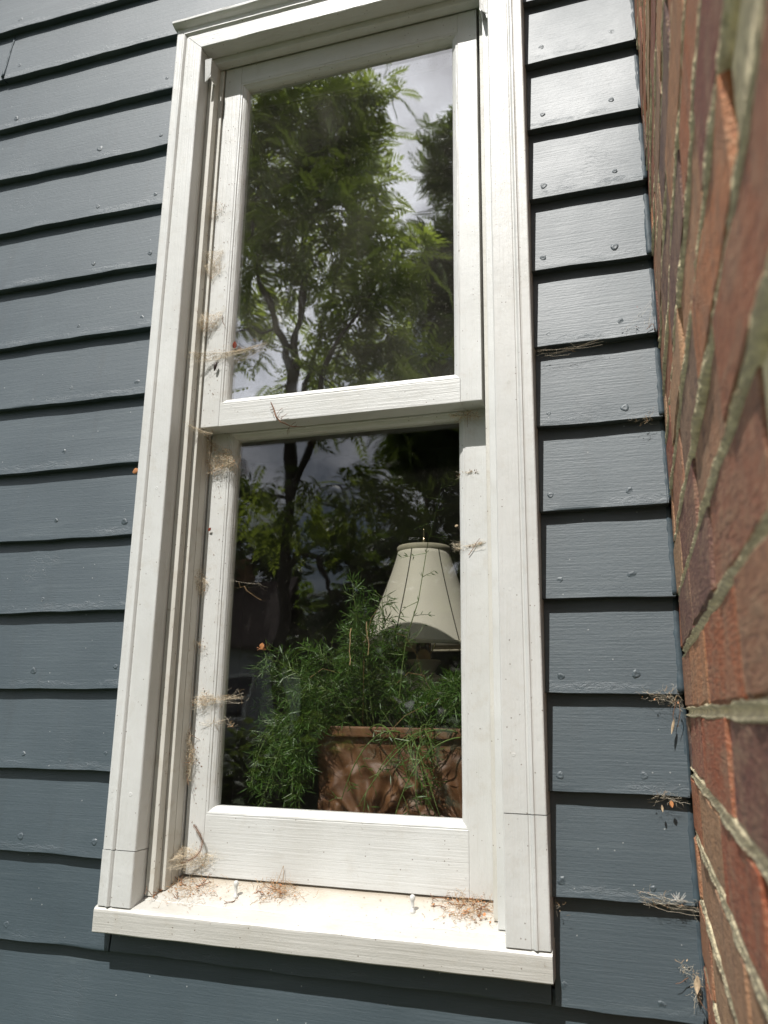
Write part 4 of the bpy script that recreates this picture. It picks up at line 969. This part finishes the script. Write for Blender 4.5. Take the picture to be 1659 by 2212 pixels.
# twig under the meeting rail
r = empty('dry_twig', (.199, .0195, .668), 'brown bent twig stuck to the lower edge of the meeting rail', 'twig')
S = [([(.188, .0200, .686), (.1935, .0190, .676), (.1975, .0180, .664), (.204, .020, .656), (.214, .030, .6525), (.232, .040, .6530)], [.0006, .0008, .0010, .0009, .0006, .0004])]
for i in range(14):
    p = Vector(S[0][0][random.randrange(1, 5)]); S.append((curl(p, random.uniform(.006, .02), .002, (random.gauss(.4, .7), random.gauss(0, .3), random.gauss(-.1, .5)), .3, lambda q: (setattr(q, 'y', max(min(q.y, .0195 if q.z > .6575 else .048), .012)), q)[1]), .0003))
strands('branches', S, TWIG, r, 4)
# single leaves, husks and an insect
def leaf_thing(name, label, p, d, ln, wd, m, cat, up=(0, -1, 0), curlv=.3, legs=0):
    r = empty(name, tuple(p), label, cat); v, f = [], []; flake_geo(v, f, p, d, ln, wd, curlv, up); part('blade', v, f, m, r, True, recalc=False)
    if legs: strands('stalk', [(curl(p, ln * .9, ln * .2, (random.gauss(0, 1), -.1, random.gauss(0, 1)), .3, cy(p[1])), .00025) for i in range(legs)], m, r, 3)
leaf_thing('dead_leaf', 'dark red dead leaf at the left edge of the upper glass', (.1232, .0285, .776), (.1, 0, 1), .011, .007, REDBIT, 'leaf', legs=1)
leaf_thing('dead_leaf', 'curled orange dead leaf poking out behind the left casing edge', (-.003, -.0035, .5945), (1, -.1, .15), .0125, .0085, FLAKE, 'leaf')
leaf_thing('dead_leaf', 'tiny orange dead flower stuck to the glass left of the fern', (.1725, .0618, .3585), (.2, 0, 1), .0085, .0075, FLAKE, 'leaf', legs=5)
leaf_thing('dead_leaf', 'pale curled husk stuck on the dark glass above the lampshade', (.4315, .0625, .5095), (1, 0, .3), .005, .0035, GREYBIT, 'husk')
leaf_thing('dead_leaf', 'dark red scrap in the shaded groove of the lower left stile', (.0885, .0505, .519), (.6, 0, .6), .006, .0045, REDBIT, 'leaf')
def insect():
    r = empty('dead_insect', (.1020, .016, .747), 'small dark dead insect hanging in the cobweb left of the upper glass', 'insect'); v, f = [], []
    tube_geo(v, f, [(.1005, .0165, .7400), (.1012, .0160, .7430), (.1022, .0155, .7475), (.1030, .0158, .7510), (.1034, .0160, .7530)], [.0004, .0017, .0022, .0015, .0005], 8)
    part('body', v, f, DARKBIT, r, True); strands('leg', [(curl((.102, .016, .748), .009, .0015, (random.gauss(0, 1), 0, random.gauss(0, 1)), .25, cy(.0195)), .0002) for i in range(5)], DARKBIT, r)
insect()
def thread(label, pts, th, name='dry_thread'):
    r = empty(name, pts[-1], label, 'thread'); S = [(pts, th)]
    th *= .5; S = [(pts, th)]
    for i in range(3): S.append(([Vector(p) + Vector((random.gauss(0, .0005), -.0003, random.gauss(0, .0004))) for p in pts], th * .7))
    strands('strand', S, DUST, r, 3)
thread('twisted tan thread hanging on the glass in front of the fern', [(.2965, .0618, .384), (.2950, .0615, .377), (.2955, .0615, .366), (.2948, .0615, .356), (.2965, .0615, .345), (.2960, .0615, .338)], .0004)
thread('fine tan thread hanging on the glass right of the twisted one', [(.3165, .0620, .392), (.3172, .0618, .381), (.3190, .0618, .371), (.3205, .0618, .363), (.3195, .0618, .350)], .00022)
thread('dry tendril stuck to the dark glass at the left', [(.1335, .0620, .448), (.1365, .0615, .441), (.142, .0615, .443), (.146, .0615, .437), (.158, .0618, .429), (.168, .062, .423)], .00028)
# bits along the narrow clapboards beside the brick
def cb(p): p.y = min(p.y, -.0008); return p
def clump(label, anchors, n, mess, fib, fl, flm, tw=(), **k):
    web(label, anchors, int(n * .35), int(mess * .7), .0034, .00006, flecks=fl // 2 + 1, tanfibre=fib // 4, clampf=cb, flmat=flm, twigs=tw)
clump('tan web and orange scrap hanging from a clapboard edge beside the brick', [(.6438, -.001, .3068), (.660, -.001, .3045), (.672, -.002, .302), (.680, -.004, .297), (.6838, -.006, .290)], 50, 30, 40, 8, FLAKE,
      [curl((.677, -.003, .297), .03, .0025, (-.15, 0, -1), .12, cb), curl((.680, -.004, .296), .026, .0025, (.12, 0, -1), .12, cb)])
leaf_thing('seed_husk', 'long dry husk dangling below the orange scrap beside the brick', (.6745, -.003, .280), (-.25, 0, -1), .016, .0028, GREYBIT, 'husk')
clump('sparse web with dry bits and two hanging husks under a clapboard edge', [(.645, -.001, .2005), (.658, -.001, .2035), (.668, -.001, .2025), (.680, -.003, .2005)], 34, 14, 16, 6, GREYBIT)
leaf_thing('seed_husk', 'round tan seed husk hanging under a clapboard edge near the brick', (.6660, -.0025, .2000), (.15, 0, -1), .0068, .0042, FLAKE, 'husk')
leaf_thing('seed_husk', 'small grey seed husk hanging left of the round tan one', (.6570, -.0022, .1955), (.1, 0, -1), .007, .0024, GREYBIT, 'husk')
clump('stretched web along a clapboard edge ending in a fluffy tuft at the brick', [(.630, -.001, .110), (.645, -.001, .1075), (.660, -.0015, .105), (.674, -.003, .1025), (.684, -.005, .0985)], 70, 30, 46, 10, FLAKE)
r = empty('white_fluff', (.668, -.003, .107), 'tuft of white fluff caught above the stretched web beside the brick', 'fluff')
strands('down', [(curl((.667 + random.gauss(0, .001), -.003, .1065), random.uniform(.006, .012), .0015, (random.uniform(-.6, 1), -.1, random.uniform(.2, .9)), .2, cb), .00016) for i in range(22)], FLUFF, r, 3)
clump('grey seed pod tangle hanging from the crack at the lowest clapboard', [(.666, -.001, .052), (.674, -.002, .047), (.681, -.004, .040), (.680, -.005, .028), (.677, -.005, .016)], 40, 34, 60, 10, GREYBIT,
      [curl((.671, -.003, .040), .014, .002, (-1, 0, -.8), .2, cb), curl((.678, -.004, .03), .024, .0025, (0, 0, -1), .15, cb)])
leaf_thing('seed_husk', 'open dry seed pod in the lowest tangle beside the brick', (.6795, -.0045, .043), (-.12, 0, -1), .015, .006, GREYBIT, 'husk', curlv=.5)
clump('red specks and web at the brick end of a mid-height clapboard', [(.648, -.0008, .7215), (.664, -.001, .722), (.676, -.0015, .722), (.682, -.003, .728), (.684, -.004, .752)], 20, 5, 6, 14, REDBIT, [curl((.680, -.003, .722), .010, .0015, (-.6, 0, -.8), .3, cb), curl((.681, -.003, .722), .010, .0015, (.3, 0, -.8), .3, cb)])
clump('long slack cobweb strung under a clapboard edge beside the casing', [(.545, -.002, .7035), (.556, -.001, .700), (.590, -.0008, .7055), (.6232, -.0008, .708)], 30, 6, 4, 2, GREYBIT)
clump('few grass-like straws under the bottom clapboard beside the casing foot', [(.546, -.001, .0985), (.551, -.001, .094), (.552, -.0012, .088), (.558, -.001, .099)], 6, 2, 14, 1, GREYBIT)
clump('dry straws caught under a clapboard edge next to the brick', [(.648, -.001, .6085), (.660, -.001, .6075), (.668, -.001, .6055), (.676, -.0015, .607)], 10, 4, 22, 3, GREYBIT)

# more fine webbing and grit down the left jamb
web_s('fine cobweb high on the left jamb beside the upper glass', [(.0735, .007, .925), (.074, .014, .905), (.083, .0195, .912), (.098, .0198, .898), (.085, .0195, .885), (.1, .0198, .93)], 26, 26, .004, .00007, flecks=12, tanfibre=16, clampf=cy(FU))
web('small dusty cobweb with rust bits near the top of the left jamb', [(.0738, .008, 1.005), (.074, .015, .992), (.084, .0195, .988), (.095, .0198, 1.0), (.086, .0195, 1.012)], 18, 14, .003, .00007, flecks=14, tanfibre=8, clampf=cy(FU))
web_s('loose cobweb in the shaded groove halfway down the lower left stile', [(.0755, .03, .455), (.081, .045, .44), (.0845, .051, .43), (.092, .0518, .447), (.083, .05, .465)], 24, 20, .003, .00007, flecks=8, tanfibre=12, clampf=cy(FLO))
web('faint web strands crossing the top left of the lower glass', [(.128, .055, .44), (.121, .061, .452), (.160, .0640, .447), (.175, .0643, .440)], 7, 0, .0022, .00005, clampf=cy(.0644))
web('small grey web in the groove of the lower left stile, level with the fern tip', [(.0765, .035, .36), (.081, .046, .372), (.085, .051, .352), (.0955, .0519, .362)], 14, 12, .0025, .00007, flecks=5, tanfibre=8, clampf=cy(FLO))
v, f = [], []
for i in range(260):
    k = random.random(); z = random.uniform(.10, 1.15)
    if k < .35: p = (.0731, random.uniform(.007, .019), z); up_ = (1, 0, 0)
    elif k < .75: y_ = .0208 if z > .68 else .0528; p = (random.uniform(.084, .108), y_, z); up_ = (0, -1, 0)
    else: y_ = random.uniform(.0, .052); p = (random.uniform(.085, .47), y_, sillz(y_) + .0006); up_ = (0, 0, 1)
    d_ = Vector((random.gauss(0, 1), random.gauss(0, 1), random.gauss(0, 1))); n_ = Vector(up_); d_ = d_ - n_ * d_.dot(n_)
    flake_geo(v, f, p, d_, random.uniform(.0008, .0028), random.uniform(.0004, .0011), .12, up_)
tag(part('grit', v, f, TWIG, None, recalc=False), 'brown grit and plant specks scattered over the left jamb, stile and sill', 'grit', kind='stuff')
